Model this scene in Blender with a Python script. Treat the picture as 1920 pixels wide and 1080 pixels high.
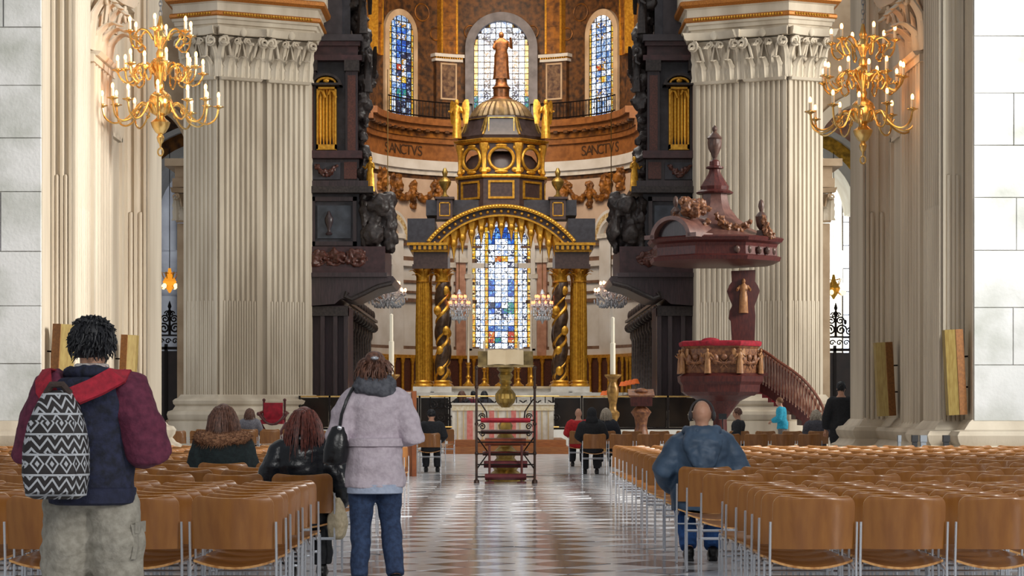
import bpy, bmesh, math, random
from mathutils import Vector, Matrix, Euler
PI = math.pi
R = math.radians
random.seed(7)
scene = bpy.context.scene
for o in list(bpy.data.objects):
    bpy.data.objects.remove(o, do_unlink=True)
C = scene.collection

# ---------------------------------------------------------------- camera
F, PX, PY, EYE = 4200.0, 940.0, 768.0, 1.28      # focal length and vanishing point in 1920x1080 pixels
cam_d = bpy.data.cameras.new('camera'); cam = bpy.data.objects.new('camera', cam_d); C.objects.link(cam)
cam.location = (0, 0, EYE); cam.rotation_euler = (R(90), 0, 0)
cam_d.sensor_width = 36; cam_d.lens = F / 1920 * 36
cam_d.shift_x = (960 - PX) / 1920; cam_d.shift_y = (PY - 540) / 1920
cam_d.clip_end = 400; cam_d.clip_start = 0.1
scene.camera = cam

# ---------------------------------------------------------------- light
w = bpy.data.worlds.new('daylight'); scene.world = w; w.use_nodes = True
w.node_tree.nodes['Background'].inputs[0].default_value = (0.93, 0.96, 1.0, 1)
w.node_tree.nodes['Background'].inputs[1].default_value = 0.28
vs = scene.view_settings
vs.view_transform = 'Standard'; vs.look = 'None'; vs.gamma = 1; vs.use_curve_mapping = False
vs.exposure = 0.0

def area(name, loc, target, sx, sy, power, color=(1, 1, 1), spread=180):
    l = bpy.data.lights.new(name, 'AREA'); l.shape = 'RECTANGLE'; l.size = sx; l.size_y = sy
    l.energy = power; l.color = color; l.spread = R(spread)
    o = bpy.data.objects.new(name, l); C.objects.link(o); o.location = loc
    o.rotation_euler = (Vector(target) - Vector(loc)).to_track_quat('-Z', 'Y').to_euler()
    return o
# daylight of dome, aisle and transept windows, plus a fill behind the camera
area('dome_daylight', (0, 52, 32), (0, 56, 0), 22, 22, 2600, (1.0, 0.97, 0.92))
area('south_nave_window', (13, 22, 11), (-6, 33, 3.5), 3, 6, 1300, (1.0, 0.97, 0.92), 70)
area('south_nave_bay', (14, 13, 9), (8.6, 31, 4.0), 2.5, 5, 230, (0.97, 1.0, 0.98), 50)
area('west_fill', (0, -14, 15), (0, 22, 0.5), 14, 8, 1000, (1.0, 0.98, 0.95), 120)  # unseen area light added behind the camera to lift camera-facing surfaces
area('south_aisle_daylight', (12, 1, 7), (1.5, 16, .6), 1.6, 5, 420, (1.0, 0.97, 0.92), 110)
area('south_transept_window', (24, 60, 12), (-9, 72, 6), 5, 9, 1900, (1.0, 0.96, 0.88), 90)
area('north_transept_window', (-24, 58, 12), (9, 72, 5), 5, 9, 380, (0.97, 0.98, 1.0), 90)

# ---------------------------------------------------------------- helpers
def P(px, py, d):
    """the point at distance d (metres from the camera plane) seen at this pixel"""
    return Vector(((px - PX) * d / F, d, EYE + (PY - py) * d / F))
def X(px, d): return (px - PX) * d / F
def Z(py, d): return EYE + (PY - py) * d / F

def hexc(h):
    h = h.lstrip('#'); c = [int(h[i:i+2], 16) / 255 for i in (0, 2, 4)]
    return tuple(x / 12.92 if x <= .04045 else ((x + .055) / 1.055) ** 2.4 for x in c) + (1,)

MATS = {}
def mat(name, c1, c2=None, rough=.6, metal=0, scale=6, bump=0, bscale=None, emit=0, coat=0, stretch=None, detail=4, lo=.35, hi=.65, spec=.5, trans=0):
    """procedural material: two colours mixed by noise, optional relief"""
    if name in MATS: return MATS[name]
    m = bpy.data.materials.new(name); m.use_nodes = True; nt = m.node_tree
    b = nt.nodes['Principled BSDF']; a = hexc(c1)
    b.inputs['Roughness'].default_value = rough; b.inputs['Metallic'].default_value = metal
    b.inputs['Coat Weight'].default_value = coat; b.inputs['Coat Roughness'].default_value = .15
    b.inputs['Specular IOR Level'].default_value = spec
    b.inputs['Transmission Weight'].default_value = trans
    b.inputs['Base Color'].default_value = a
    if c2 or bump:
        tc = nt.nodes.new('ShaderNodeTexCoord'); mp = nt.nodes.new('ShaderNodeMapping')
        nt.links.new(tc.outputs['Object'], mp.inputs[0])
        if stretch: mp.inputs['Scale'].default_value = stretch
        n = nt.nodes.new('ShaderNodeTexNoise'); n.inputs['Scale'].default_value = scale; n.inputs['Detail'].default_value = detail
        nt.links.new(mp.outputs[0], n.inputs['Vector'])
        if c2:
            r = nt.nodes.new('ShaderNodeValToRGB')
            r.color_ramp.elements[0].color = a; r.color_ramp.elements[0].position = lo
            r.color_ramp.elements[1].color = hexc(c2); r.color_ramp.elements[1].position = hi
            nt.links.new(n.outputs['Fac'], r.inputs[0]); nt.links.new(r.outputs[0], b.inputs['Base Color'])
        if bump:
            n2 = n
            if bscale:
                n2 = nt.nodes.new('ShaderNodeTexNoise'); n2.inputs['Scale'].default_value = bscale
                nt.links.new(mp.outputs[0], n2.inputs['Vector'])
            bp = nt.nodes.new('ShaderNodeBump'); bp.inputs['Strength'].default_value = bump; bp.inputs['Distance'].default_value = .02
            nt.links.new(n2.outputs['Fac'], bp.inputs['Height']); nt.links.new(bp.outputs[0], b.inputs['Normal'])
    if emit:
        b.inputs['Emission Color'].default_value = a; b.inputs['Emission Strength'].default_value = emit
    MATS[name] = m
    return m

class MB:
    """collects shapes; obj() links them as one mesh object"""
    def __init__(s): s.v = []; s.f = []; s.m = []
    def add(s, v, f, mi=0):
        o = len(s.v); s.v += [Vector(p) for p in v]; s.f += [tuple(i + o for i in q) for q in f]; s.m += [mi] * len(f); return s
    def box(s, x0, x1, y0, y1, z0, z1, mi=0):
        if x0 > x1: x0, x1 = x1, x0
        if y0 > y1: y0, y1 = y1, y0
        if z0 > z1: z0, z1 = z1, z0
        v = [(x0,y0,z0),(x1,y0,z0),(x1,y1,z0),(x0,y1,z0),(x0,y0,z1),(x1,y0,z1),(x1,y1,z1),(x0,y1,z1)]
        return s.add(v, [(0,3,2,1),(4,5,6,7),(0,1,5,4),(1,2,6,5),(2,3,7,6),(3,0,4,7)], mi)
    def obox(s, c, size, rot=(0, 0, 0), mi=0):
        M = Matrix.Translation(c) @ Euler(rot).to_matrix().to_4x4(); h = [q / 2 for q in size]
        t = MB().box(-h[0], h[0], -h[1], h[1], -h[2], h[2])
        return s.add([M @ p for p in t.v], t.f, mi)
    def prism(s, poly, z0, z1, mi=0):
        a = sum(poly[i][0] * poly[(i+1) % len(poly)][1] - poly[(i+1) % len(poly)][0] * poly[i][1] for i in range(len(poly)))
        if a < 0: poly = poly[::-1]
        n = len(poly); v = [(x, y, z0) for x, y in poly] + [(x, y, z1) for x, y in poly]
        return s.add(v, [tuple(range(n))[::-1], tuple(range(n, 2*n))] + [(i, (i+1) % n, n + (i+1) % n, n + i) for i in range(n)], mi)
    def vprism(s, poly, y0, y1, mi=0):
        """polygon in x,z extruded along y"""
        a = sum(poly[i][0] * poly[(i+1) % len(poly)][1] - poly[(i+1) % len(poly)][0] * poly[i][1] for i in range(len(poly)))
        if a > 0: poly = poly[::-1]
        if y0 > y1: y0, y1 = y1, y0
        n = len(poly); v = [(x, y0, z) for x, z in poly] + [(x, y1, z) for x, z in poly]
        return s.add(v, [tuple(range(n))[::-1], tuple(range(n, 2*n))] + [(i, (i+1) % n, n + (i+1) % n, n + i) for i in range(n)], mi)
    def loft(s, rings, closed=True, cap=True, mi=0):
        n = len(rings[0]); v = [p for r in rings for p in r]; f = []
        for k in range(len(rings) - 1):
            for i in range(n if closed else n - 1):
                j = (i + 1) % n; f.append((k*n + i, k*n + j, (k+1)*n + j, (k+1)*n + i))
        if cap and closed: f += [tuple(range(n))[::-1], tuple((len(rings)-1)*n + i for i in range(n))]
        return s.add(v, f, mi)
    def lathe(s, prof, n=16, c=(0, 0), z=0, sc=1, sxy=(1, 1), mi=0, rot=0):
        """prof: (radius, height) from the bottom up"""
        return s.loft([[(c[0] + r*sc*sxy[0]*math.cos(2*PI*i/n + rot), c[1] + r*sc*sxy[1]*math.sin(2*PI*i/n + rot), z + h*sc) for i in range(n)] for r, h in prof], mi=mi)
    def tube(s, path, r, n=8, cap=True, mi=0, closed=False):
        p = [Vector(q) for q in path]; m = len(p); rr = r if isinstance(r, (list, tuple)) else [r] * m
        rings = []; up = None
        for i in range(m):
            a = p[(i - 1) % m] if closed else p[max(i-1, 0)]; b = p[(i + 1) % m] if closed else p[min(i+1, m-1)]
            t = (b - a).normalized()
            if up is None:
                up = Vector((0, 0, 1)) if abs(t.z) < .9 else Vector((0, 1, 0))
            sd = t.cross(up).normalized(); up = sd.cross(t).normalized()
            rings.append([p[i] + (sd * math.cos(2*PI*k/n) + up * math.sin(2*PI*k/n)) * rr[i] for k in range(n)])
        if closed: rings.append(rings[0])
        return s.loft(rings, cap=cap and not closed, mi=mi)
    def ellip(s, c, r, nu=12, nv=8, rot=None, mi=0):
        if not isinstance(r, (list, tuple)): r = (r, r, r)
        M = Euler(rot).to_matrix() if rot else None; c = Vector(c); rings = []
        for j in range(nv + 1):
            th = -PI/2 + PI * min(max(j / nv, .02), .98)
            ring = []
            for i in range(nu):
                q = Vector((r[0]*math.cos(th)*math.cos(2*PI*i/nu), r[1]*math.cos(th)*math.sin(2*PI*i/nu), r[2]*math.sin(th)))
                ring.append(c + (M @ q if M else q))
            rings.append(ring)
        return s.loft(rings, mi=mi)
    def grid(s, fn, nu, nv, mi=0):
        """open surface fn(u,v), u,v in 0..1"""
        v = [fn(i/nu, j/nv) for j in range(nv+1) for i in range(nu+1)]; w_ = nu + 1
        return s.add(v, [(j*w_+i, j*w_+i+1, (j+1)*w_+i+1, (j+1)*w_+i) for j in range(nv) for i in range(nu)], mi)
    def slab(s, fn, nu, nv, t, mi=0, emi=None):
        """surface fn thickened by vector-valued t(u,v) or vector t; rim faces get material emi"""
        emi = mi if emi is None else emi; w_ = nu + 1; N = w_ * (nv + 1)
        a = [Vector(fn(i/nu, j/nv)) for j in range(nv+1) for i in range(nu+1)]
        b = [a[j*w_+i] + Vector(t(i/nu, j/nv) if callable(t) else t) for j in range(nv+1) for i in range(nu+1)]
        f = [(j*w_+i, j*w_+i+1, (j+1)*w_+i+1, (j+1)*w_+i) for j in range(nv) for i in range(nu)]
        s.add(a + b, f + [tuple(k + N for k in q[::-1]) for q in f], mi)
        o = len(s.v) - 2*N; e = []
        rim = [i for i in range(nu)] + [j*w_+nu for j in range(nv)] + [nv*w_+i for i in range(nu, 0, -1)] + [j*w_ for j in range(nv, 0, -1)]
        for k in range(len(rim)):
            p, q = rim[k], rim[(k+1) % len(rim)]; e.append((p+o, p+o+N, q+o+N, q+o))
        s.f += e; s.m += [emi] * len(e); return s
    def arch(s, cx, cz, r0, r1, y0, y1, a0=0, a1=180, n=20, ez=1, mi=0):
        """solid ring sector in the x,z plane, extruded along y"""
        rings = []
        for i in range(n + 1):
            a = R(a0 + (a1 - a0) * i / n); c_, s_ = math.cos(a), math.sin(a) * ez
            rings.append([(cx + r0*c_, y0, cz + r0*s_), (cx + r1*c_, y0, cz + r1*s_), (cx + r1*c_, y1, cz + r1*s_), (cx + r0*c_, y1, cz + r0*s_)])
        return s.loft(rings, mi=mi)
    def xf(s, M):
        s.v = [M @ p for p in s.v]; return s
    def join(s, o, M=None):
        return s.add([M @ p for p in o.v] if M else o.v, o.f)

def wloc(o):
    l = Vector((0, 0, 0))
    while o: l += o.location; o = o.parent
    return l

def mesh_of(name, mb, mats, smooth=True, angle=38, off=None):
    me = bpy.data.meshes.new(name)
    me.from_pydata([tuple(p - off) if off else tuple(p) for p in mb.v], [], mb.f)
    for m in (mats if isinstance(mats, (list, tuple)) else [mats]): me.materials.append(m)
    if any(mb.m): me.polygons.foreach_set('material_index', mb.m)
    bm = bmesh.new(); bm.from_mesh(me); bmesh.ops.recalc_face_normals(bm, faces=bm.faces); bm.to_mesh(me); bm.free()
    if smooth: me.shade_smooth(); me.set_sharp_from_angle(angle=R(angle))
    return me

def obj(name, mb, mats, parent=None, smooth=True, angle=38, label=None, base=None):
    """one mesh object; shapes are given in world coordinates"""
    off = wloc(parent) if parent else (Vector(base) if base else None)
    me = mb if isinstance(mb, bpy.types.Mesh) else mesh_of(name, mb, mats, smooth, angle, off)
    o = bpy.data.objects.new(name, me); C.objects.link(o)
    if parent: o.parent = parent
    elif base: o.location = base
    if label: o['label'] = label
    return o
def inst(name, me, loc, rot=(0, 0, 0), sc=(1, 1, 1), parent=None):
    """shared mesh at a place (world coordinates)"""
    o = bpy.data.objects.new(name, me); C.objects.link(o)
    o.location = Vector(loc) - (wloc(parent) if parent else Vector((0, 0, 0)))
    o.rotation_euler = rot; o.scale = sc
    if parent: o.parent = parent
    return o
def tag(o, label=None, cat=None, group=None, kind=None):
    if label: o['label'] = label
    if cat: o['category'] = cat
    if group: o['group'] = group
    if kind: o['kind'] = kind
    return o
def thing(name, label, cat, loc=(0, 0, 0), group=None, kind=None):
    o = bpy.data.objects.new(name, None); C.objects.link(o); o.location = loc; o.empty_display_size = .2
    return tag(o, label, cat, group, kind)
def struct(name, loc=(0, 0, 0), label=None):
    o = bpy.data.objects.new(name, None); C.objects.link(o); o.location = loc
    return tag(o, label, None, None, 'structure')
def copy_tree(o, parent=None):
    c = o.copy(); C.objects.link(c); c.parent = parent
    for ch in list(o.children): copy_tree(ch, c)
    return c

SCR = bpy.data.scenes.new('scratch')      # scratch scene for fusing shapes; removed at the end
from mathutils import noise as mnoise
def remesh(mb, voxel=.014, smooth=6, fold=0, ffreq=(6, 6, 3), seed=0.0):
    """fuse overlapping closed shapes into one continuous surface"""
    me = bpy.data.meshes.new('tmp'); me.from_pydata([tuple(p) for p in mb.v], [], mb.f)
    bm = bmesh.new(); bm.from_mesh(me); bmesh.ops.recalc_face_normals(bm, faces=bm.faces); bm.to_mesh(me); bm.free()
    o = bpy.data.objects.new('tmp', me); SCR.collection.objects.link(o)
    r = o.modifiers.new('r', 'REMESH'); r.mode = 'VOXEL'; r.voxel_size = voxel
    if smooth: s = o.modifiers.new('s', 'SMOOTH'); s.factor = .5; s.iterations = smooth
    vl = SCR.view_layers[0]; vl.update(); ev = o.evaluated_get(vl.depsgraph); m2 = bpy.data.meshes.new_from_object(ev)
    out = MB(); vs_ = [v.co.copy() for v in m2.vertices]
    if fold:
        ns = [v.normal.copy() for v in m2.vertices]
        for i, p in enumerate(vs_):
            q = Vector((p.x*ffreq[0] + seed, p.y*ffreq[1], p.z*ffreq[2]))
            n1 = mnoise.noise(q) + .5*mnoise.noise(q*2.3); vs_[i] = p + ns[i]*(fold*n1)
    out.v = vs_; out.f = [tuple(p.vertices) for p in m2.polygons]; out.m = [0]*len(out.f)
    bpy.data.objects.remove(o); bpy.data.meshes.remove(me); bpy.data.meshes.remove(m2)
    return out
# ---------------------------------------------------------------- materials
STONE = mat('pale_stone', '#d0c4b0', '#a99b87', .75, scale=1.1, bump=.15, bscale=30, stretch=(1, 1, .16), detail=6)
ASHLAR = mat('ashlar_stone', '#cfcfcd', '#a6a8a0', .75, scale=1.3, bump=.2, bscale=22, detail=8, lo=.42, hi=.68)
JOINT = mat('joint_mortar', '#8d867c', None, .9)  # plain grey-brown mortar colour
WSTONE = mat('warm_stone', '#c3ac90', '#a58c70', .75, scale=1, bump=.1, bscale=25)
CHWHITE = mat('choir_white_stone', '#d6d6d4', '#c4c1bb', .7, scale=1)
PINK = mat('pink_marble', '#c59a86', '#a87c69', .4, scale=3)
BRONZEST = mat('mosaic_brown_gold', '#4e2f17', '#9a621f', .5, metal=.25, scale=3.2, bump=.2, bscale=40, detail=8)
MOSAICDK = mat('mosaic_dark', '#2e2018', '#6b4522', .55, metal=.2, scale=4, detail=8)
FRIEZE = mat('frieze_gold_stone', '#966030', '#784a22', .5, metal=.15, scale=4)
GOLD = mat('gilding', '#dca63a', '#b57d22', .32, metal=.55, scale=9, bump=.25, bscale=45)
GOLDB = mat('bright_gilding', '#f2c04a', '#dda636', .32, metal=.35, scale=12)
ORANGEGILT = mat('orange_gilt_band', '#b9762f', '#8d531c', .5, metal=.4, scale=40)
BRASS = mat('polished_brass', '#ecca86', '#cfa257', .22, metal=.9, scale=4)
OLDBRASS = mat('old_brass', '#b2954f', '#7d6430', .32, metal=.7, scale=6)
DARKW = mat('dark_oak', '#36262a', '#22171a', .42, scale=4, stretch=(6, 6, .7), bump=.15, coat=.2)
DARKB = mat('dark_blue_grey_wood', '#3d3b42', '#29272d', .5, scale=4)
OAK2 = mat('brown_oak_inlay', '#5a3026', '#3c2019', .45, scale=20)
CARVED = mat('carved_dark_oak', '#332a28', '#1b1413', .55, scale=14, bump=.5, bscale=9, coat=.05)
MAHOG = mat('pulpit_mahogany', '#56251f', '#3f1818', .48, scale=5, stretch=(4, 4, 1), coat=.08, spec=.35)
MAHOGL = mat('pulpit_carved_limewood', '#8a5a36', '#5e3522', .5, scale=12, bump=.4, bscale=14)
REDCL = mat('red_velvet', '#a3122a', '#7c0c1e', .8, scale=8)
SLATE = mat('baldachin_dark_marble', '#35343a', '#28262b', .4, scale=6)
MAUVE = mat('baldachin_brown_marble', '#4a3934', '#3a2c2a', .35, scale=8)
WHITEM = mat('white_marble', '#d8d6d0', '#c2beb4', .4, scale=3)
IRON = mat('black_wrought_iron', '#1d1614', None, .5, metal=.6)
CHROME = mat('chrome_rod', '#dfe3ea', None, .22, metal=.75)
WOODCH = mat('chair_plywood', '#966129', '#83501f', .36, scale=3, stretch=(6, 6, .8), coat=.45, detail=6)
WOODED = mat('plywood_edge', '#d6a468', '#a8703a', .4, scale=30)  # pale ply edge, its lightness also carrying the rim highlights
OAKM = mat('warm_oak', '#a9683a', '#8b4f28', .45, scale=4, stretch=(8, 8, 1))
PAPER = mat('paper', '#cbb99a', '#bfac8c', .8, scale=3)
FLAME = mat('glowing_bulb', '#ffa050', emit=16)
FLAMEP = mat('glowing_pink_shade', '#ff8a5a', emit=3.0)
CANDLE = mat('ivory_candle', '#efe4cc', None, .5)
CRYST = mat('cut_crystal', '#e8ecf0', '#9aa4ae', .12, scale=40, spec=.9)
GLASSD = mat('dark_glass', '#14110f', '#241c16', .12, scale=1.5)
BLACKP = mat('black_plastic', '#15161a', None, .4)
STEEL = mat('grey_steel', '#8b9299', None, .35, metal=.7)
# ================================================================ architecture
def offset_poly(poly, d):
    a = sum(poly[i][0] * poly[(i+1) % len(poly)][1] - poly[(i+1) % len(poly)][0] * poly[i][1] for i in range(len(poly)))
    if a < 0: poly = poly[::-1]
    n = len(poly); out = []
    for i in range(n):
        p0, p1, p2 = (Vector(poly[(i + k) % n]) for k in (-1, 0, 1))
        e1 = (p1 - p0).normalized(); e2 = (p2 - p1).normalized()
        n1 = Vector((e1.y, -e1.x)); n2 = Vector((e2.y, -e2.x)); m = (n1 + n2)
        m = m / max(m.length_squared / 2, .35); q = p1 + m * d
        out.append((q.x, q.y))
    return out
def moulding(mb, poly, prof, mi=0):
    return mb.loft([[(x, y, z) for x, y in offset_poly(poly, o)] for z, o in prof], mi=mi)
def fluted(mb, a, b, out, z0, z1, n, depth, t, zc=None):
    """fluted pilaster strip standing t proud of the wall line a-b, cabled up to zc"""
    a, b, out = Vector(a), Vector(b), Vector(out).normalized(); L = (b - a); w_ = L.length; u = L / w_
    pts = [a - out*.05, a + out*t]; m = w_ * .06; fw = (w_ - 2*m) / n; cab = []
    for i in range(n):
        s0 = m + fw*(i + .14); s1 = m + fw*(i + .86); c_ = (s0 + s1) / 2; r = (s1 - s0) / 2
        for k in range(7):
            an = PI * k / 6
            pts.append(a + u*(c_ - r*math.cos(an)) + out*(t - depth*math.sin(an)))
        cab.append((a + u*c_ + out*(t - depth*.75), r*.72))
    pts += [b + out*t, b - out*.05]
    mb.prism([(p.x, p.y) for p in pts], z0, z1)
    if zc:
        for c_, r in cab: mb.lathe([(r, z0), (r, zc - r), (r*.7, zc - r*.3), (r*.1, zc)], 8, (c_.x, c_.y))
def leaf_mesh(name, m):
    def fn(u, v):
        wd = (.42 * (1 - .45*v**2)) * (1 - .28*abs(math.sin(v*PI*3.5)))
        x = (u - .5) * 2 * wd; mid = 1 - abs(u - .5)*2
        y = .06 + .2*v + .75*max(0, v - .5)**1.5*2.6 + .1*mid + .04*abs(math.sin(u*PI*3))
        q = max(0, (v - .75)/.25); z = v if v < .75 else .75 + .13*math.sin(q*PI*.8) - .08*q
        return (x, y, z)
    return mesh_of(name, MB().slab(fn, 6, 9, (0, -.08, 0)), m)
LEAF = leaf_mesh('leaf', STONE); LEAFG = leaf_mesh('gold_leaf', GOLD)
def capital(parent, o, ang, w_, h, proj, m=STONE, leaf=None, nl=3, volutes=True, name='capital'):
    """Corinthian pilaster capital: bell, two rows of leaves, volutes, abacus; faces local +y"""
    M = Matrix.Translation(o) @ Matrix.Rotation(ang, 4, 'Z'); b = MB()
    b.loft([[(x*w_*k, y, z*h) for x, y in ((-.5, -.05), (.5, -.05), (.5, proj*q), (-.5, proj*q))] for z, k, q in ((0, 1, .35), (.05, 1.04, .5), (.07, 1, .02), (.6, 1, .02), (.84, 1.08, .4))])
    b.loft([[(x*w_*k, y, z*h) for x, y in ((-.5, -.05), (.5, -.05), (.56, proj*q*1.15), (.3, proj*q*.8), (0, proj*q*.68), (-.3, proj*q*.8), (-.56, proj*q*1.15))] for z, k, q in ((.86, 1.12, .9), (.9, 1.16, 1.0), (.94, 1.16, 1.05), (1.0, 1.2, 1.15))])
    if volutes:
        for sx in (-1, 1):
            for cx, cz, rr, d in ((sx*.5*w_, .74*h, .115*h, proj*.75), (sx*.13*w_, .76*h, .08*h, proj*.5)):
                sp = [(cx + sx*(rr*(1 - k/20)*math.cos(k*.62 + 1.6)) - (0 if cx*sx > .3*w_ else 0), d, cz + rr*(1 - k/20)*math.sin(k*.62 + 1.6)) for k in range(18)]
                b.tube([(cx - sx*.22*w_, d*.6, cz - .3*h), (cx - sx*.16*w_, d*.8, cz - .05*h)] + sp, rr*.26, 6)
        b.ellip((0, proj*.72, .93*h), (.09*w_, .1*proj, .09*h), 10, 6)
    b.xf(M); cp = obj(name, b, m, parent)
    leaf = leaf or LEAF
    for row in (0, 1):
        k_n = nl if row == 0 else nl + 1
        for i in range(k_n):
            x = ((i + .5) / nl - .5) * w_ if row == 0 else (i / nl - .5) * w_
            hh = h * (.46 if row == 0 else .8)
            p = M @ Vector((x, 0 if row == 0 else -.02, h*.06))
            inst('leaf', leaf, p, (0, 0, ang), (w_ / nl * .98, proj * (1.25 if row == 0 else 1.2), hh), cp)
    return cp

# ---------------------------------------------------------------- floor
fl = struct('floor')
obj('ground', MB().box(-30, 30, -6, 74, -.3, -.012), mat('floor_bed', '#4c4844', '#5c5751', .35, scale=3), fl)
tl = mat('light_marble_tile', '#eef1f6', '#d8dade', .13, scale=5, detail=6, spec=.1)
td = mat('dark_marble_tile', '#8b888a', '#6b6769', .13, scale=5, detail=6, spec=.1)
ts = .56; half = ts / 2 - .0025
def tile_mesh(m):
    b = MB(); q = half
    return mesh_of('tile', b.loft([[(sx*(q - i), sy*(q - i), z) for sx, sy in ((-1, -1), (1, -1), (1, 1), (-1, 1))] for z, i in ((-.02, 0), (-.0015, 0), (0, .0015))]), m, smooth=False)
TL, TD = tile_mesh(tl), tile_mesh(td)
rt = random.Random(3); tiles = []
dg = ts / math.sqrt(2)
for j in range(int((45 - 16.6) / dg)):
    y = 16.6 + j * dg
    for i in range(-5, 6):
        if (i + j) % 2: continue
        x = i * dg + .12
        if -1.55 < x < 1.75: tiles.append((x, y, j % 2))
for k, (x, y, dk) in enumerate(tiles):
    tx, ty = rt.gauss(0, .006), rt.gauss(0, .005)
    if k < 300:
        inst('tile', TD if dk else TL, (x, y, 0), (tx, ty, PI/4), parent=fl)
rest = MB(); nrest = []
for x, y, dk in tiles[300:]:
    tx, ty = rt.gauss(0, .006), rt.gauss(0, .005)
    M = Matrix.Translation((x, y, 0)) @ Euler((tx, ty, PI/4)).to_matrix().to_4x4()
    rest.add([M @ Vector((sx*half, sy*half, 0)) for sx, sy in ((-1, -1), (1, -1), (1, 1), (-1, 1))], [(0, 1, 2, 3)], dk)
if rest.v: tag(obj('far_tiles', rest, [tl, td], fl, smooth=False), kind='stuff')
# marble paving under the chairs and beyond the aisle
tb = mat('plain_marble_paving', '#d4d5d7', '#b4b2b0', .2, scale=2.5, detail=8, spec=.1)
sl = MB()
for a, b_, c_, d_ in ((-30, -1.56, -6, 45), (1.76, 30, -6, 45), (-1.55, 1.75, -6, 16.45), (-30, 30, 44.9, 73)): sl.box(a, b_, c_, d_, -.01, -.001)
obj('paving', sl, tb, fl, smooth=False)

# ---------------------------------------------------------------- west crossing piers
def west_pier(name, sg, k):
    """sg -1 left, +1 right; k stretches the plan sideways"""
    w0 = struct(name, (sg*7.5*k, 35, 0))
    q = lambda x: sg * x * k
    poly = [(q(10.5), 31), (q(6.35), 31), (q(6.35), 31.6), (q(6.06), 31.6), (q(6.06), 32.84), (q(6.5), 32.84), (q(6.5), 38.7), (q(6.13), 38.7), (q(6.13), 40.2), (q(10.5), 40.2)]
    b = MB(); b.prism(poly, 0, 13)
    obj('pier_body', b, STONE, w0, smooth=False)
    # ashlar front: single stones with recessed joints
    rb = random.Random(5 if sg < 0 else 9)
    zc = 1.12; ci = 0
    while zc < 12:
        hgt = .78 + rb.uniform(-.06, .06); xa = 6.36 - (0 if ci % 2 else .0); first = True
        while xa < 10.4:
            wd = (.62 if (ci % 2 and first) else 1.15) + rb.uniform(-.1, .1); first = False
            xb = min(xa + wd, 10.5)
            bb = MB(); g = .003; y0 = 30.965 + rb.uniform(-.006, .006); X0, X1 = sorted((q(xa + g), q(xb - g)))
            bb.loft([[(X0 + i, y, zc + g + i), (X1 - i, y, zc + g + i), (X1 - i, y, zc + hgt - g - i), (X0 + i, y, zc + hgt - g - i)] for y, i in ((31.01, 0), (y0 + .012, 0), (y0, .006))])
            obj('stone_block', bb, ASHLAR, w0, smooth=False); xa = xb
        zc += hgt; ci += 1
    pl = MB(); fluted(pl, (q(6.34), 31.6), (q(6.06), 31.6), (0, -1), 1.0, 12.9, 2, .045, .05, 4.6)
    obj('pilaster', pl, STONE, w0)
    pl = MB(); fluted(pl, (q(6.06), 31.62), (q(6.06), 32.82), (-sg, 0), 1.0, 12.9, 7, .045, .04, 4.2)
    obj('pilaster', pl, STONE, w0)
    pl = MB(); fluted(pl, (q(6.5), 38.7), (q(6.13), 38.7), (0, -1), 1.0, 12.9, 2, .05, .05, 4.7)
    obj('pilaster', pl, STONE, w0)
    pl = MB(); pl.box(q(6.13), q(6.09), 38.75, 40.15, 1.0, 12.9); obj('pilaster', pl, STONE, w0)
    # recessed bay: small pilaster with capital, impost moulding, sunk panel
    pl = MB(); fluted(pl, (q(6.5), 35.2), (q(6.5), 36.9), (-sg, 0), 1.0, 6.75, 6, .05, .10)
    obj('bay_pilaster', pl, STONE, w0)
    capital(w0, (q(6.42), 36.05, 6.78), PI/2 if sg < 0 else -PI/2, 1.7, 1.2, .42, name='capital') if False else None
    cp = capital(w0, (q(6.46), 36.05, 6.85), -PI/2 if sg < 0 else PI/2, 1.7, 1.25, .36)
    b = MB(); b.box(q(6.52), q(6.32), 32.9, 38.69, 8.12, 8.3); b.box(q(6.52), q(6.26), 32.9, 38.69, 8.3, 8.5); b.box(q(6.52), q(6.38), 35.1, 37.0, 6.74, 6.86); obj('impost_moulding', b, STONE, w0, smooth=False)
    b = MB()
    for y0, y1, z0, z1 in ((33.3, 33.4, 2, 6.3), (34.6, 34.7, 2, 6.3), (33.3, 34.7, 6.2, 6.3), (37.15, 37.22, 1.9, 5.9), (38.1, 38.17, 1.9, 5.9), (37.15, 38.17, 5.83, 5.9)): b.box(q(6.5), q(6.45), y0, y1, z0, z1)
    obj('panel_moulding', b, STONE, w0, smooth=False)
    b = MB()
    moulding(b, poly, [(0, .34), (.42, .34), (.44, .30), (.5, .34), (.58, .36), (.66, .34), (.70, .26), (.78, .2), (.84, .24), (.92, .26), (.98, .22), (1.0, .14), (1.1, .06), (1.14, .01)])
    obj('base_moulding', b, STONE, w0, angle=30)
    return w0
west_pier('wall_left', -1, 1.0)
west_pier('wall_right', 1, 1.027)

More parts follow.
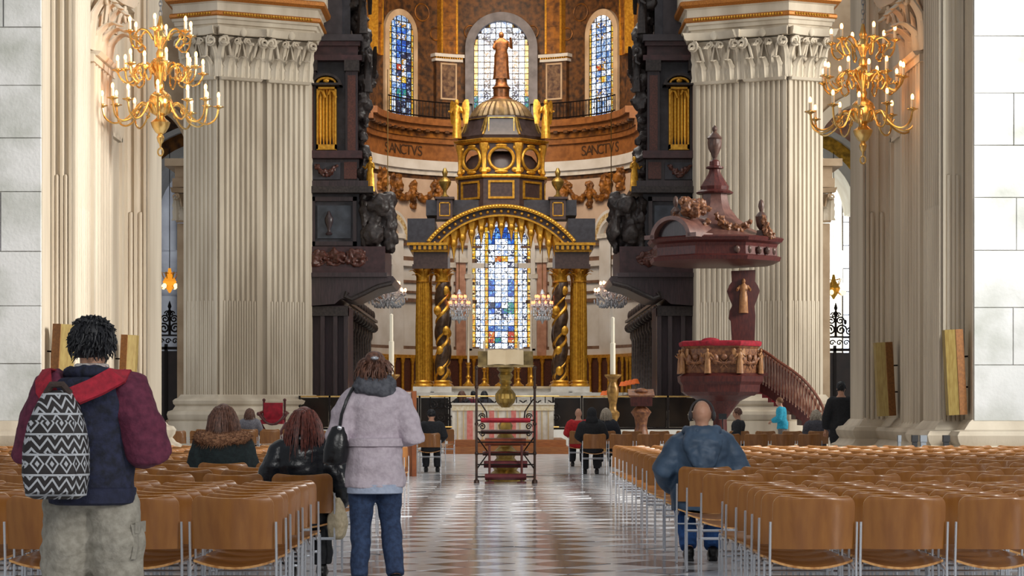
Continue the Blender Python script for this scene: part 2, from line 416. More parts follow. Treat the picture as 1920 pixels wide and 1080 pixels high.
# ---------------------------------------------------------------- east crossing piers
def east_pier(name, sg, k):
    w0 = struct(name, (sg*8.5, 74, 0))
    q = lambda x: sg * x * k
    V, I, O = Vector((q(8.96), 71.0)), Vector((q(6.26), 72.3)), Vector((q(10.1), 71.5))
    poly = [tuple(O), tuple(V), tuple(I), (q(6.26), 79), (q(10.1), 79)]
    obj('pier_body', MB().prism(poly, 0, 16), STONE, w0, smooth=False)
    nVI = Vector(((I - V).y, -(I - V).x)).normalized(); nVI = nVI if nVI.y < 0 else -nVI
    nVO = Vector(((O - V).y, -(O - V).x)).normalized(); nVO = nVO if nVO.y < 0 else -nVO
    zb, zt, zk = 1.75, 11.72, 4.75
    for a, b_, nv, n in ((V.lerp(I, .0), V.lerp(I, .45), nVI, 7), (V.lerp(I, .53), V.lerp(I, 1), nVI, 7), (V, V.lerp(O, .98), nVO, 7)):
        pl = MB(); fluted(pl, a, b_, nv, zb, zt, n, .07, .12, zk); obj('pilaster', pl, STONE, w0)
        c_ = (a + b_) / 2 + nv*.1; ang = math.atan2(nv.y, nv.x) - PI/2
        capital(w0, (c_.x, c_.y, zt), ang, (b_ - a).length, 1.62, .48)
    # entablature: architrave, frieze with gilt bands, cornice
    e = MB(); moulding(e, poly, [(13.34, .2), (13.46, .24), (13.48, .3), (13.6, .32), (13.62, .38), (13.70, .4)]); obj('architrave', e, STONE, w0, smooth=False)
    e = MB(); moulding(e, poly, [(13.70, .42), (13.74, .46), (13.82, .46), (13.86, .42)]); obj('gilt_band', e, ORANGEGILT, w0, smooth=False)
    e = MB(); moulding(e, poly, [(13.86, .36), (14.12, .36), (14.16, .45)]); obj('frieze', e, STONE, w0, smooth=False)
    e = MB(); moulding(e, poly, [(14.16, .46), (14.24, .58), (14.34, .6), (14.38, .55)]); obj('gilt_band', e, ORANGEGILT, w0, smooth=False)
    e = MB(); moulding(e, poly, [(14.38, .5), (15.0, .5), (15.3, .9), (15.6, .9)]); obj('cornice', e, STONE, w0, smooth=False)
    # beads along the lower gilt band
    bd = MB(); vo = offset_poly(poly, .47)
    for a, b_ in ((V + nVI*.47, I + nVI*.47), (V + nVO*.47, O + nVO*.47)):
        L = (b_ - a).length; n = int(L / .09)
        for i in range(n):
            p = a.lerp(b_, (i + .5) / n); bd.ellip((p.x, p.y, 13.78), .045, 6, 4)
    tag(obj('bead_row', bd, GOLD, w0), kind='stuff')
    b = MB(); moulding(b, poly, [(0, .5), (.9, .5), (.93, .44), (1.0, .5), (1.12, .53), (1.22, .5), (1.27, .36), (1.4, .28), (1.46, .34), (1.56, .36), (1.62, .3), (1.66, .2), (1.76, .12)])
    obj('base_moulding', b, STONE, w0, angle=30)
    # lower-order pier behind, carrying the aisle arch
    q2 = lambda x: sg * x * (k if sg < 0 else 1.0)
    x0, x1 = (10.1, 11.0) if sg < 0 else (10.2, 11.15)
    b = MB(); b.box(sg*x0, sg*x1, 76, 79, 0, 7.6); obj('aisle_pier', b, WSTONE, w0, smooth=False)
    capital(w0, (sg*(x0 + x1)/2, 75.95, 7.62), PI, x1 - x0, 1.15, .4, WSTONE, nl=2)
    b = MB(); b.box(sg*(x0 - .1), sg*(x1 + .12), 75.7, 79, 8.8, 9.1); b.box(sg*(x0 - .1), sg*(x1 + .05), 75.8, 79, 9.1, 9.5, 0); b.box(sg*(x0 - .1), sg*(x1 + .35), 75.5, 79, 9.5, 9.75); obj('aisle_entablature', b, WSTONE, w0, smooth=False)
    b = MB(); moulding(b, [(sg*x0, 76), (sg*x1, 76), (sg*x1, 79), (sg*x0, 79)], [(0, .3), (.8, .3), (.9, .34), (1.0, .2), (1.15, .24), (1.3, .05)]); obj('aisle_pier_base', b, WSTONE, w0)
    return w0
east_pier('wall_back_left', -1, 1.0)
east_pier('wall_back_right', 1, 1.012)

# ---------------------------------------------------------------- aisles beyond the crossing
def aisle(name, sg):
    w0 = struct(name, (sg*13, 84, 0))
    cx, cz, r = sg*12.9, 9.8, 2.15
    m = WSTONE if sg < 0 else STONE  # south arches get lighter materials, that aisle's brighter light put into their colour
    # spandrel wall above the arch
    pts = [(cx + r*math.cos(R(a)), cz + r*math.sin(R(a))) for a in range(0, 181, 10)]
    b = MB(); b.vprism([(cx + 4, cz)] + pts + [(cx - 4, cz), (cx - 4, 18), (cx + 4, 18)], 77.2, 78.6); obj('spandrel', b, WSTONE, w0, smooth=False)
    b = MB(); b.arch(cx, cz, r, r + .35, 77.05, 77.3, 0, 180, 24); obj('arch_band', b, m, w0)
    # second arch deeper, with gilt mosaic soffit
    c2x, c2z = sg*11.7, 9.2
    b = MB(); b.arch(c2x, c2z, 2.35, 2.7, 89, 92, 0, 180, 26); obj('inner_arch', b, CHWHITE, w0)
    b = MB(); b.arch(c2x, c2z, 2.7, 3.25, 89.2, 92, 0, 180, 26); obj('mosaic_band', b, BRONZEST if sg < 0 else mat('bright_gold_mosaic', '#d8a838', '#8a6a20', .4, metal=.5, scale=6, detail=8), w0)
    b = MB(); b.arch(c2x, c2z, 3.25, 3.45, 88.9, 92, 0, 180, 26); obj('inner_arch_edge', b, CHWHITE, w0)
    b = MB(); b.arch(c2x, c2z, 3.45, 5.6, 89.3, 92, 0, 180, 26); obj('vault_wall', b, MOSAICDK if sg < 0 else PINK, w0)
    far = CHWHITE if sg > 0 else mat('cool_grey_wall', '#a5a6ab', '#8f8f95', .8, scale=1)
    b = MB(); b.box(sg*7, sg*20, 99, 99.5, 0, 16); obj('end_wall', b, far, w0, smooth=False)
    b = MB(); b.box(sg*15.6, sg*16, 78, 99, 0, 18); b.box(sg*6.9, sg*7.2, 79, 99, 0, 18); obj('side_wall', b, far, w0, smooth=False)
    # banded column shaft against the end wall
    xc = X(1563, 97) if sg > 0 else X(312, 97)
    b = MB(); b.lathe([(.62, 0), (.62, .6), (.5, .8), (.42, 1), (.42, 6.2), (.5, 6.3), (.55, 6.6), (.46, 6.8), (.46, 7.4), (.62, 7.8), (.62, 8.1), (.42, 8.2), (.40, 12)], 18, (xc, 97.4)); obj('column', b, far, w0)
    return w0
aisle('wall_aisle_left', -1); aisle('wall_aisle_right', 1)
wn = 0
for sg, (p0, p1, y0, y1) in ((-1, (329, 344, 420, 690)), (1, (1580, 1606, 330, 720))):
    wn += 1
    ws = tag(obj('window_%d' % (10 + wn), MB().box(X(p0, 98.8), X(p1, 98.8), 98.86, 98.98, Z(y1, 98.8), Z(y0, 98.8)), mat('daylit_clear_glass', '#dfeaff', emit=2.2)), kind='structure')
    fr = MB(); a, b_ = X(p0, 98.8), X(p1, 98.8)
    for i in range(1, 9):
        z = Z(y1, 98.8) + (Z(y0, 98.8) - Z(y1, 98.8)) * i / 9; fr.box(a, b_, 98.8, 98.86, z - .02, z + .02)
    for x in (a, (a + b_)/2, b_): fr.box(x - .03, x + .03, 98.78, 98.87, Z(y1, 98.8), Z(y0, 98.8))
    obj('window_frame', fr, IRON, ws, smooth=False)
area('south_aisle_fill', (14.5, 92, 9), (11, 98, 5), 3, 5, 2600, (1, .95, .8))  # area light added inside the aisle to brighten it
area('north_aisle_window', (-14.5, 92, 9), (-11, 98, 5), 3, 5, 260, (.9, .95, 1))

# ---------------------------------------------------------------- choir floor and steps
cf = struct('floor_choir', (0, 80, 0))
obj('step', MB().box(-10.8, 10.8, 71.2, 73, 0, .34), WHITEM, cf, smooth=False)
obj('step', MB().box(-9, 9, 71.6, 73, .34, .64), WHITEM, cf, smooth=False)
obj('choir_pavement', MB().box(-6.6, 6.6, 72.6, 111, 0, .62), mat('choir_paving', '#8f8a86', '#4a4542', .2, scale=3), cf, smooth=False)
for i in range(6): obj('step', MB().box(-6.4, 6.4, 92 + i*.45, 111, .62, .85 + i*.23), WHITEM, cf, smooth=False)

# ---------------------------------------------------------------- choir side walls, vault and apse
AY, AR = 104.0, 6.5
def apt(px):
    lo, hi = -PI/2, PI/2
    for _ in range(40):
        m_ = (lo + hi) / 2
        if F * AR * math.sin(m_) / (AY + AR*math.cos(m_)) < px - PX: lo = m_
        else: hi = m_
    return lo
def ap(th, r=AR, z=0): return Vector((r*math.sin(th), AY + r*math.cos(th), z))
def arc(mb, t0, t1, r0, r1, z0, z1, n=None, mi=0):
    """block following the apse wall between two angles"""
    n = n or max(2, int(abs(t1 - t0) / .07))
    return mb.loft([[ap(t0 + (t1 - t0)*i/n, r, z) for r, z in ((r0, z0), (r0, z1), (r1, z1), (r1, z0))] for i in range(n + 1)], mi=mi)
wb = struct('wall_back', (0, 110, 0))
H2 = PI/2
def az(py): return Z(py, 109)
for nm, z0, z1, m in (('lower_wall', .6, az(452), CHWHITE), ('impost_wall', az(452), az(335), mat('apse_pale_wall', '#c8b3a0', '#b49c88', .7, scale=1)), ('upper_wall', az(335), 24, MOSAICDK)):
    b = MB(); arc(b, -H2, H2, AR, AR + .5, z0, z1, 48); obj(nm, b, m, wb, angle=30)
for z0, z1, pr, m in ((az(327), az(318), .1, WHITEM), (az(318), az(300), .22, CHWHITE), (az(300), az(268), .1, FRIEZE), (az(268), az(258), .25, FRIEZE), (az(258), az(246), .32, BRONZEST), (az(246), az(236), .55, FRIEZE), (az(236), az(224), .75, FRIEZE)):
    b = MB(); arc(b, -H2, H2, AR - pr, AR + .1, z0, z1, 48); obj('cornice_band', b, m, wb, angle=30)
# modillions under the cornice
for i in range(-16, 17):
    t = i * H2 / 17
    b = MB(); arc(b, t - .018, t + .018, AR - .6, AR - .3, az(249), az(244), 1); obj('modillion', b, MOSAICDK, wb, smooth=False)
BRNM = mat('brown_marble_band', '#7d614c', '#64493a', .5, scale=5)
for y0, y1, pr, m in ((462, 457, .14, BRNM), (490, 482, .1, BRNM), (500, 490, .18, CHWHITE), (531, 526, .08, BRNM), (550, 546, .08, BRNM), (567, 560, .1, BRNM), (655, 649, .12, BRNM), (668, 655, .2, CHWHITE)):
    b = MB(); arc(b, -H2, H2, AR - pr, AR + .05, az(y0), az(y1), 48); obj('string_course', b, m, wb, angle=30)
# gold screen and dark panelling at the foot of the apse
b = MB(); arc(b, -H2, H2, AR - .35, AR, 2, az(672), 40); obj('apse_dado', b, OAK2, wb, angle=30)
b = MB(); arc(b, -H2, H2, AR - .42, AR, az(672), az(666), 40); obj('gilt_rail', b, GOLD, wb, angle=30)
for i in range(-13, 14):
    p = ap(i*.112, AR - .42); b = MB(); b.lathe([(.1, 2), (.1, 2.2), (.07, 2.3), (.07, az(682)), (.12, az(676)), (.12, az(672))], 10, (p.x, p.y)); obj('gilt_baluster', b, GOLD, wb)
# pink and white pilasters beside the great window
for sg in (-1, 1):
    for pa, wd, m, z1 in ((78, .5, PINK, az(490)), (100, .42, WHITEM, az(500)), (62, .34, CHWHITE, az(520)), (200, .8, CHWHITE, az(450))):
        t = apt(940 + sg*pa); b = MB(); arc(b, t - wd/2/AR, t + wd/2/AR, AR - .22, AR + .02, 2, z1, 3); obj('wall_pilaster', b, m, wb, smooth=False)
        b = MB(); arc(b, t - (wd/2 + .08)/AR, t + (wd/2 + .08)/AR, AR - .32, AR + .02, z1, z1 + .22, 3); obj('pilaster_cap', b, WHITEM, wb, smooth=False)
# garlands and gilt blocks on the pale wall
for sg in (-1, 1):
    for a0, a1 in ((128, 168), (168, 205)):
        t0, t1 = apt(940 + sg*a0), apt(940 + sg*a1); b = MB()
        b.tube([ap(t0 + (t1 - t0)*k/10, AR - .12, az(350) - .62*math.sin(PI*k/10)) for k in range(11)], [.05 + .13*math.sin(PI*k/10) for k in range(11)], 8)
        b.ellip(ap(t0, AR - .12, az(347)), (.22, .1, .2)); obj('garland', remesh(b, .045, 0, .1, (5, 5, 5), a0), BRONZEST, wb)
    for a0, ya, yb, wd in ((168, 345, 392, .28), (200, 330, 375, .75), (118, 335, 390, .5), (226, 322, 365, .7)):
        t = apt(940 + sg*a0); b = MB(); arc(b, t - wd/2/AR, t + wd/2/AR, AR - .16, AR, az(yb), az(ya), 2)
        b.ellip(ap(t, AR - .18, (az(ya) + az(yb))/2), (wd*.36, .12, .45)); obj('gilt_block', remesh(b, .05, 0, .11, (4.5, 4.5, 4.5), a0), BRONZEST, wb)
# cream coffered arches low in the side bays
for sg in (-1, 1):
    t = apt(940 + sg*212)
    c_ = ap(t, AR - .2, az(452)); rz = -t
    for r0, r1, m in ((1.25, 1.4, CHWHITE), (1.0, 1.25, mat('cream_coffers', '#d8cba2', '#a07a3c', .6, scale=7)), (.86, 1.0, CHWHITE)):
        b = MB(); b.arch(0, 0, r0, r1, -.1, .35, 0, 180, 18); b.xf(Matrix.Translation(c_) @ Matrix.Rotation(rz, 4, 'Z')); obj('coffered_arch', b, m, wb)
# letters of the frieze, each a raised mesh
def letters(word, pa, pb, py, hgt):
    n = len(word)
    for i, ch in enumerate(word):
        cu = bpy.data.curves.new('letter', 'FONT'); cu.body = ch; cu.size = hgt * 1.38; cu.extrude = .012; cu.align_x = 'CENTER'
        to = bpy.data.objects.new('letter', cu); SCR.collection.objects.link(to)
        vl = SCR.view_layers[0]; vl.update()
        me = bpy.data.meshes.new_from_object(to.evaluated_get(vl.depsgraph)); bpy.data.objects.remove(to)
        me.materials.clear(); me.materials.append(mat('dark_lettering', '#3a2412', None, .6))
        t = apt(pa + (pb - pa) * (i + .5) / n); p = ap(t, AR - .115, az(py))
        inst('letter', me, p, (R(90), 0, -t), parent=wb)
letters('SANCTVS', 716, 790, 292, .5); letters('SANCTVS', 1092, 1166, 292, .5)
# mosaic ribs of the half dome and spandrel figures
for sg in (-1, 1):
    for pa, wd, z0 in ((104, .75, az(97)), (243, .6, az(120))):
        t = apt(940 + sg*pa); b = MB()
        for k in range(8):
            z_ = z0 + (24 - z0)*k/8; arc(b, t - wd/2/AR, t + wd/2/AR, AR - .35 - .03*k, AR, z_, z0 + (24 - z0)*(k+1)/8, 2)
        obj('mosaic_rib', b, BRONZEST, wb, smooth=False)
        for e in (-1, 1):
            b = MB(); arc(b, t + e*(wd/2 + .05)/AR - .008, t + e*(wd/2 + .05)/AR + .008, AR - .45, AR, z0, 24, 1); obj('rib_edge', b, GOLD, wb, smooth=False)
    # panelled pier with dentil cornice between the windows
    t = apt(940 + sg*104); b = MB(); arc(b, t - .105, t + .105, AR - .3, AR, az(226), az(112), 3); obj('mosaic_pier', b, MOSAICDK, wb, smooth=False)
    b = MB(); arc(b, t - .13, t + .13, AR - .45, AR, az(104), az(98), 3); arc(b, t - .12, t + .12, AR - .38, AR, az(112), az(107), 3); obj('pier_cornice', b, CHWHITE, wb, smooth=False)
    for k in range(12):
        u = t - .11 + .22*k/11; b = MB(); arc(b, u - .005, u + .005, AR - .42, AR, az(107), az(104), 1); obj('dentil', b, GOLD, wb, smooth=False)
    b = MB()
    for u0, u1, y0, y1 in ((-.07, -.058, 182, 116), (.058, .07, 182, 116), (-.07, .07, 118, 115), (-.07, .07, 184, 181)): arc(b, t + u0, t + u1, AR - .36, AR - .28, az(y0), az(y1), 2)
    obj('panel_frame', b, WSTONE, wb, smooth=False)
    b = MB(); arc(b, t - .058, t + .058, AR - .31, AR - .28, az(181), az(118), 2); obj('mosaic_panel', b, mat('mosaic_figure_panel', '#3b2320', '#7d6248', .6, scale=5, detail=8), wb, smooth=False)
    # mosaic medallion and spandrel scrolls
    for pa, py, rr in ((58, 52, .32), (150, 22, .42), (124, 60, .3)):
        t2 = apt(940 + sg*pa); b = MB(); b.tube([ap(t2 + rr*math.cos(k*PI/8)/AR, AR - .05, az(py) + rr*math.sin(k*PI/8)) for k in range(16)], .035, 6, closed=True); obj('mosaic_medallion', b, BRONZEST, wb)
# balcony railing in front of the upper windows
for sg in (-1, 1):
    b = MB(); t0, t1 = apt(940 + sg*60), apt(940 + sg*235)
    for z in (az(220), az(192)): b.tube([ap(t0 + (t1 - t0)*k/12, AR - .62, z) for k in range(13)], .035, 6)
    for k in range(29):
        p = ap(t0 + (t1 - t0)*k/28, AR - .62); b.tube([(p.x, p.y, az(222)), (p.x, p.y, az(192))], .02, 5)
    tr = tag(obj('balcony_railing', b, IRON, base=(0, 109, az(224))), 'black iron railing along the ledge under the %s stained-glass window of the apse' % ('north side' if sg < 0 else 'south side'), 'railing')
for sg in (-1, 1):
    ws = struct('wall_choir_left' if sg < 0 else 'wall_choir_right', (sg*6.7, 90, 0))
    obj('choir_wall', MB().box(sg*6.5, sg*6.9, 79, 104.2, 0, 24), MOSAICDK, ws, smooth=False)
ce = struct('ceiling_choir', (0, 90, 24))
b = MB(); b.loft([[(6.9*math.cos(R(a))*k, y, 23.9 + 3*math.sin(R(a))*k) for a in range(0, 181, 15)] for y, k in ((76, 1), (111, 1))], closed=False, cap=False); obj('choir_vault', b, BRONZEST, ce)
area('choir_top_fill', (0, 88, 23.5), (0, 92, 0), 8, 22, 3000, (1, .95, .88))  # unseen area light added under the vault to brighten the choir
area('choir_north_fill', (-5.9, 91, 15), (5, 103, 6), 2, 8, 700, (.95, .97, 1))  # unseen side light added to brighten the lower apse walls
area('choir_south_fill', (5.9, 91, 15), (-5, 103, 6), 2, 8, 700, (1, .97, .92))  # its counterpart, added on the south side
area('apse_warm_fill', (0, 99, 20), (0, 110, 13), 7, 2, 1000, (1, .7, .4))  # unseen warm light added above the canopy for the frieze glow
# ================================================================ stained glass
def glass(name, c1, c2, c3, strength, scale=5, lead=.05):
    m = bpy.data.materials.new(name); m.use_nodes = True; nt = m.node_tree; N, L = nt.nodes.new, nt.links.new
    b = nt.nodes['Principled BSDF']; b.inputs['Roughness'].default_value = .15; b.inputs['Base Color'].default_value = (.02, .02, .02, 1)
    tc = N('ShaderNodeTexCoord'); oi = N('ShaderNodeObjectInfo'); sc = N('ShaderNodeVectorMath'); sc.operation = 'SCALE'
    cx = N('ShaderNodeCombineXYZ'); L(oi.outputs['Random'], cx.inputs[0]); L(oi.outputs['Random'], cx.inputs[2])
    sc.inputs['Scale'].default_value = 57; L(cx.outputs[0], sc.inputs[0])
    ad = N('ShaderNodeVectorMath'); L(tc.outputs['Object'], ad.inputs[0]); L(sc.outputs[0], ad.inputs[1])
    v = N('ShaderNodeTexVoronoi'); v.inputs['Scale'].default_value = scale; L(ad.outputs[0], v.inputs['Vector'])
    ve = N('ShaderNodeTexVoronoi'); ve.feature = 'DISTANCE_TO_EDGE'; ve.inputs['Scale'].default_value = scale; L(ad.outputs[0], ve.inputs['Vector'])
    sp = N('ShaderNodeSeparateColor'); L(v.outputs['Color'], sp.inputs[0])
    r = N('ShaderNodeValToRGB'); r.color_ramp.interpolation = 'CONSTANT'
    r.color_ramp.elements[0].color = hexc(c1); r.color_ramp.elements[1].position = .55; r.color_ramp.elements[1].color = hexc(c2)
    e = r.color_ramp.elements.new(.82); e.color = hexc(c3); L(sp.outputs[0], r.inputs[0])
    st = N('ShaderNodeMath'); st.operation = 'GREATER_THAN'; st.inputs[1].default_value = lead; L(ve.outputs['Distance'], st.inputs[0])
    ms = N('ShaderNodeMath'); ms.operation = 'MULTIPLY'; ms.inputs[1].default_value = strength; L(st.outputs[0], ms.inputs[0])
    L(r.outputs[0], b.inputs['Emission Color']); L(ms.outputs[0], b.inputs['Emission Strength'])
    return m
GL = {'Y': glass('glass_amber', '#f2c43a', '#e09020', '#fff2b0', 1.1, 2.2, .03), 'W': glass('glass_white', '#f4f8ff', '#cfdcf4', '#8fa2c8', 2.0, 2.6),
      'P': glass('glass_patterned', '#e8eefc', '#3a4568', '#222838', 1.7, 4, .07), 'B': glass('glass_blue', '#2a68d8', '#184aa8', '#6fb0f4', 1.1, 2.0, .04),
      'C': glass('glass_pale_blue', '#a8c8f0', '#4a7cc4', '#e8f2ff', 1.15, 3), 'R': glass('glass_red', '#d0402a', '#f08a30', '#fff0d0', 1.0, 2.6),
      'G': glass('glass_teal', '#1c9c90', '#2a60b8', '#bfe8e0', 1.0, 2.6), 'D': glass('glass_dark_blue', '#1a2c58', '#28407c', '#a0b8e0', .9, 3, .06),
      'S': glass('glass_mixed', '#e8ecf8', '#c89038', '#3c62b0', 1.25, 3.4, .06)}
PANE = {}
for k_, m_ in GL.items():
    PANE[k_] = mesh_of('pane', MB().box(-.5, .5, -.5, .5, -.5, .5), m_, smooth=False)
LEAD = mat('lead_bars', '#0c0c10', None, .6)
def stained(name, t, z0, zs, widths, rows, surround, sw=.35, bulge=.55):
    """window in the apse: panes in a lead grid; zs is the height at which the round head springs"""
    W_ = sum(widths); rows_n = len(rows); base = ap(t, AR - .2, 0)
    w0 = struct(name, tuple(base)); rad = W_ / 2; top = zs + rad; ph = (top - z0) / rows_n
    Rm = Matrix.Rotation(-t, 4, 'Z'); T = Matrix.Translation(base)
    bars = MB(); xs = [-rad]
    for q in widths: xs.append(xs[-1] + q)
    def xmax(z): return rad if z <= zs else math.sqrt(max(rad*rad - (z - zs)**2, 0))
    for j, row in enumerate(rows):
        zc = top - (j + .5) * ph
        for i, ch in enumerate(row):
            if ch == '.': continue
            a, b_ = xs[i], xs[i+1]; lim = xmax(zc)
            a, b_ = max(a, -lim), min(b_, lim)
            if b_ - a < .04: continue
            inst('pane', PANE[ch], T @ Rm @ Vector(((a + b_)/2, 0, zc)), (0, 0, -t), (b_ - a - .025, .03, ph - .025), w0)
        zz = zc - ph/2; lim = xmax(zz); bars.box(-lim, lim, -.04, .03, zz - .016, zz + .016)
    for i, x in enumerate(xs):
        zt = zs + math.sqrt(max(rad*rad - x*x, 0)); th = .016
        bars.box(x - th, x + th, -.045, .03, z0, max(zt, z0 + .1))
    obj('lead_grid', bars.xf(T @ Rm), LEAD, w0, smooth=False)
    obj('backing', MB().box(-rad, rad, .06, .1, z0, zs).xf(T @ Rm), LEAD, w0, smooth=False)
    s = MB(); s.arch(0, zs, rad, rad + sw, -bulge, .2, 0, 180, 26)
    s.box(-rad - sw, -rad, -bulge, .2, z0 - .1, zs); s.box(rad, rad + sw, -bulge, .2, z0 - .1, zs); s.box(-rad - sw, rad + sw, -bulge, .2, z0 - .35, z0 - .0)
    obj('window_surround', s.xf(T @ Rm), surround, w0, angle=30)
    return w0
cw = [.17, .23, .23, .17, .32, .32, .32, .32, .17, .23, .23, .17]
mid = ['WWWW', 'WBBW', 'BBBB', 'BWWB', 'WWWW', 'PWWP', 'WRYW', 'PWWP', 'WWWW', 'WWWW', 'BWWB', 'BWWB', 'BWWB', 'WWWW', 'DBWG', 'BPGG', 'WPPW', 'WWWW', 'BCCB', 'RWWR', 'RGWR', 'PWWP']
rows = [('YWWY' if i % 2 else 'YPWY') + m_ + ('YWWY' if i % 2 else 'YWPY') for i, m_ in enumerate(mid)]
grey_s = mat('window_reveal_grey', '#77757c', '#5c5a60', .6, scale=2)
stained('window_1', 0, Z(654, 110.3), Z(470, 110.3), cw, rows, CHWHITE, .22, .3)
up = ['YYYWWWWYYY', 'YWWPWWPWWY', 'YPPWWWWPPY', 'YWPPWWPPWY', 'YWWWPPWWWY', 'YWPWWWWPWY', 'YWPWPPWPWY', 'YWPWRSWPWY', 'YWPWSSWPWY', 'YWPWPPWPWY', 'YWPWWWWPWY', 'YWPWPPWPWY', 'YWPWWWWPWY', 'GWPWPPWPWG', 'GWPWWWWPWG', 'GWPWWWWPWG', 'GWPWWWWPWG']
stained('window_2', 0, Z(224, 110.3), Z(93, 110.3), [.2, .3, .3, .28, .27, .27, .28, .3, .3, .2], up, grey_s, .42, .5)
sd = ['YCCCCY', 'YCSSCY', 'YCBBCY', 'YCSSCY', 'YCBBDY', 'YCBBCY', 'YCBDDY', 'YWCSDY', 'YCRSDY', 'YCDSCY', 'YWSYDY', 'YCCBDY', 'YCGGDY', 'YCGCDY', 'YWDDCY', 'YCDCDY', 'YCDDCY']
sd2 = [('Y' + ''.join({'B': 'C', 'C': 'W', 'D': 'C', 'G': 'S'}.get(c, c) for c in r[1:-1]) + 'Y') for r in sd]
stained('window_3', apt(746), Z(224, 108), Z(62, 108), [.16, .34, .36, .36, .34, .16], sd, WSTONE, .3, .05)
stained('window_4', apt(1134), Z(224, 108), Z(62, 108), [.16, .34, .36, .36, .34, .16], sd2, WSTONE, .3, .05)

# ================================================================ baldachin over the high altar
BD = 98.0
bal = thing('altar_canopy', 'towering dark marble and gilded canopy with twisted columns over the high altar', 'canopy', (0, BD + 1.5, 2.2))
bx = lambda px: X(px, BD)
bz = lambda py: Z(py, BD)
bs = BD / F
for sg in (-1, 1):
    for a, tw in ((147, False), (111, True)):
        cx = sg*a*bs
        for yy in (BD, BD + 3.6):
            b = MB(); b.box(cx - .5, cx + .5, yy - .5, yy + .5, 1.9, bz(735)); b.box(cx - .42, cx + .42, yy - .42, yy + .42, bz(735), bz(725)); obj('column_plinth', b, WHITEM, bal, smooth=False)
            b = MB(); b.lathe([(.42, 0), (.44, .06), (.4, .12), (.34, .16), (.38, .22), (.34, .28)], 18, (cx, yy), bz(725)); cb = obj('column_base', b, GOLD, bal)
            if tw:
                zb, zt = bz(718), bz(530); n = 60; turns = 3.0
                path = [(cx + .07*math.cos(2*PI*turns*k/n), yy + .07*math.sin(2*PI*turns*k/n), zb + (zt - zb)*k/n) for k in range(n + 1)]
                b = MB(); b.tube(path, .27, 14); co = obj('twisted_shaft', b, mat('bronze_shaft', '#5a4636', '#3c2e26', .3, metal=.3, scale=6), bal)
                b = MB()
                for ph0 in (0, .6):
                    b.tube([(cx + .07*math.cos(2*PI*turns*k/n) + .255*math.cos(2*PI*turns*k/n + PI*ph0 + 2.2), yy + .07*math.sin(2*PI*turns*k/n) + .255*math.sin(2*PI*turns*k/n + PI*ph0 + 2.2), zb + (zt - zb)*k/n) for k in range(n + 1)], .085 if ph0 else .06, 6)
                for k in range(5):
                    q = (k + .6) / 5; an = 2*PI*turns*q + 2.2
                    b.ellip((cx + .2*math.cos(an), yy - .24, zb + (zt - zb)*q), (.17, .1, .22), 8, 6)
                obj('gilded_vine', b, GOLD, co)
            else:
                b = MB(); n = 20; zb, zt = bz(718), bz(530)
                ring = lambda rr, z: [(cx + (rr - (.03 if k % 2 else 0))*math.cos(PI*k/n), yy + (rr - (.03 if k % 2 else 0))*math.sin(PI*k/n), z) for k in range(2*n)]
                b.loft([ring(.32, zb), ring(.33, (zb + zt)/2), ring(.29, zt)]); co = obj('fluted_shaft', b, GOLD, bal, angle=20)
            b = MB(); b.lathe([(.3, 0), (.34, .04), (.3, .08), (.29, .3), (.34, .5), (.42, .6)], 16, (cx, yy), bz(530)); b.box(cx - .45, cx + .45, yy - .45, yy + .45, bz(530) + .58, bz(505)); cp = obj('column_capital', b, GOLD, bal)
            if yy == BD:
                for k in range(8):
                    an = 2*PI*k/8 + .2; inst('leaf', LEAFG, (cx + .2*math.cos(an), yy + .2*math.sin(an), bz(530) + (.05 if k % 2 else .12)), (0, 0, an - PI/2), (.24, .4, .4 if k % 2 else .5), cp)
    # entablature block over each pair of columns
    e0, e1 = sg*100*bs, sg*166*bs
    yb0, yb1 = BD - .55, BD + 4.2
    for z0, z1, pr, m in ((505, 497, .0, MAUVE), (497, 474, -.05, MAUVE), (474, 470, .05, GOLD), (470, 462, .12, MAUVE), (462, 457, .22, GOLD)):
        b = MB(); b.box(e0, e1 + sg*pr, yb0 - pr, yb1, bz(z0), bz(z1)); obj('entablature', b, m, bal, smooth=False)
    for k in range(7):
        b = MB(); x = e0 + (e1 - e0)*(k + .5)/7; b.box(x - .06, x + .06, yb0 - .2, yb0, bz(470), bz(463)); obj('bracket', b, GOLD, bal, smooth=False)
    b = MB(); b.box(sg*124*bs, sg*175*bs, yb0 - .1, yb1, bz(457), bz(412)); obj('attic_block', b, SLATE, bal, smooth=False)
    # pedestal with urn at each shoulder
    pc = sg*106*bs
    b = MB(); b.box(pc - .34, pc + .34, BD - .2, BD + .6, bz(412), bz(374)); b.box(pc - .42, pc + .42, BD - .3, BD + .7, bz(374), bz(370)); pd = obj('pedestal', b, MAUVE, bal, smooth=False)
    b = MB()
    for x0, x1, y0, y1 in ((-.24, -.2, 405, 380), (.2, .24, 405, 380), (-.24, .24, 382, 380), (-.24, .24, 406, 404)): b.box(pc + x0, pc + x1, BD - .23, BD - .19, bz(y0), bz(y1))
    obj('gilt_frame', b, GOLD, pd, smooth=False)
    b = MB(); b.lathe([(.18, 0), (.2, .05), (.08, .15), (.07, .3), (.24, .55), (.28, .7), (.2, .82), (.08, .9), (.1, 1.0), (.13, 1.12), (.05, 1.3)], 14, (pc, BD + .2), bz(370)); obj('urn', b, OLDBRASS, bal)
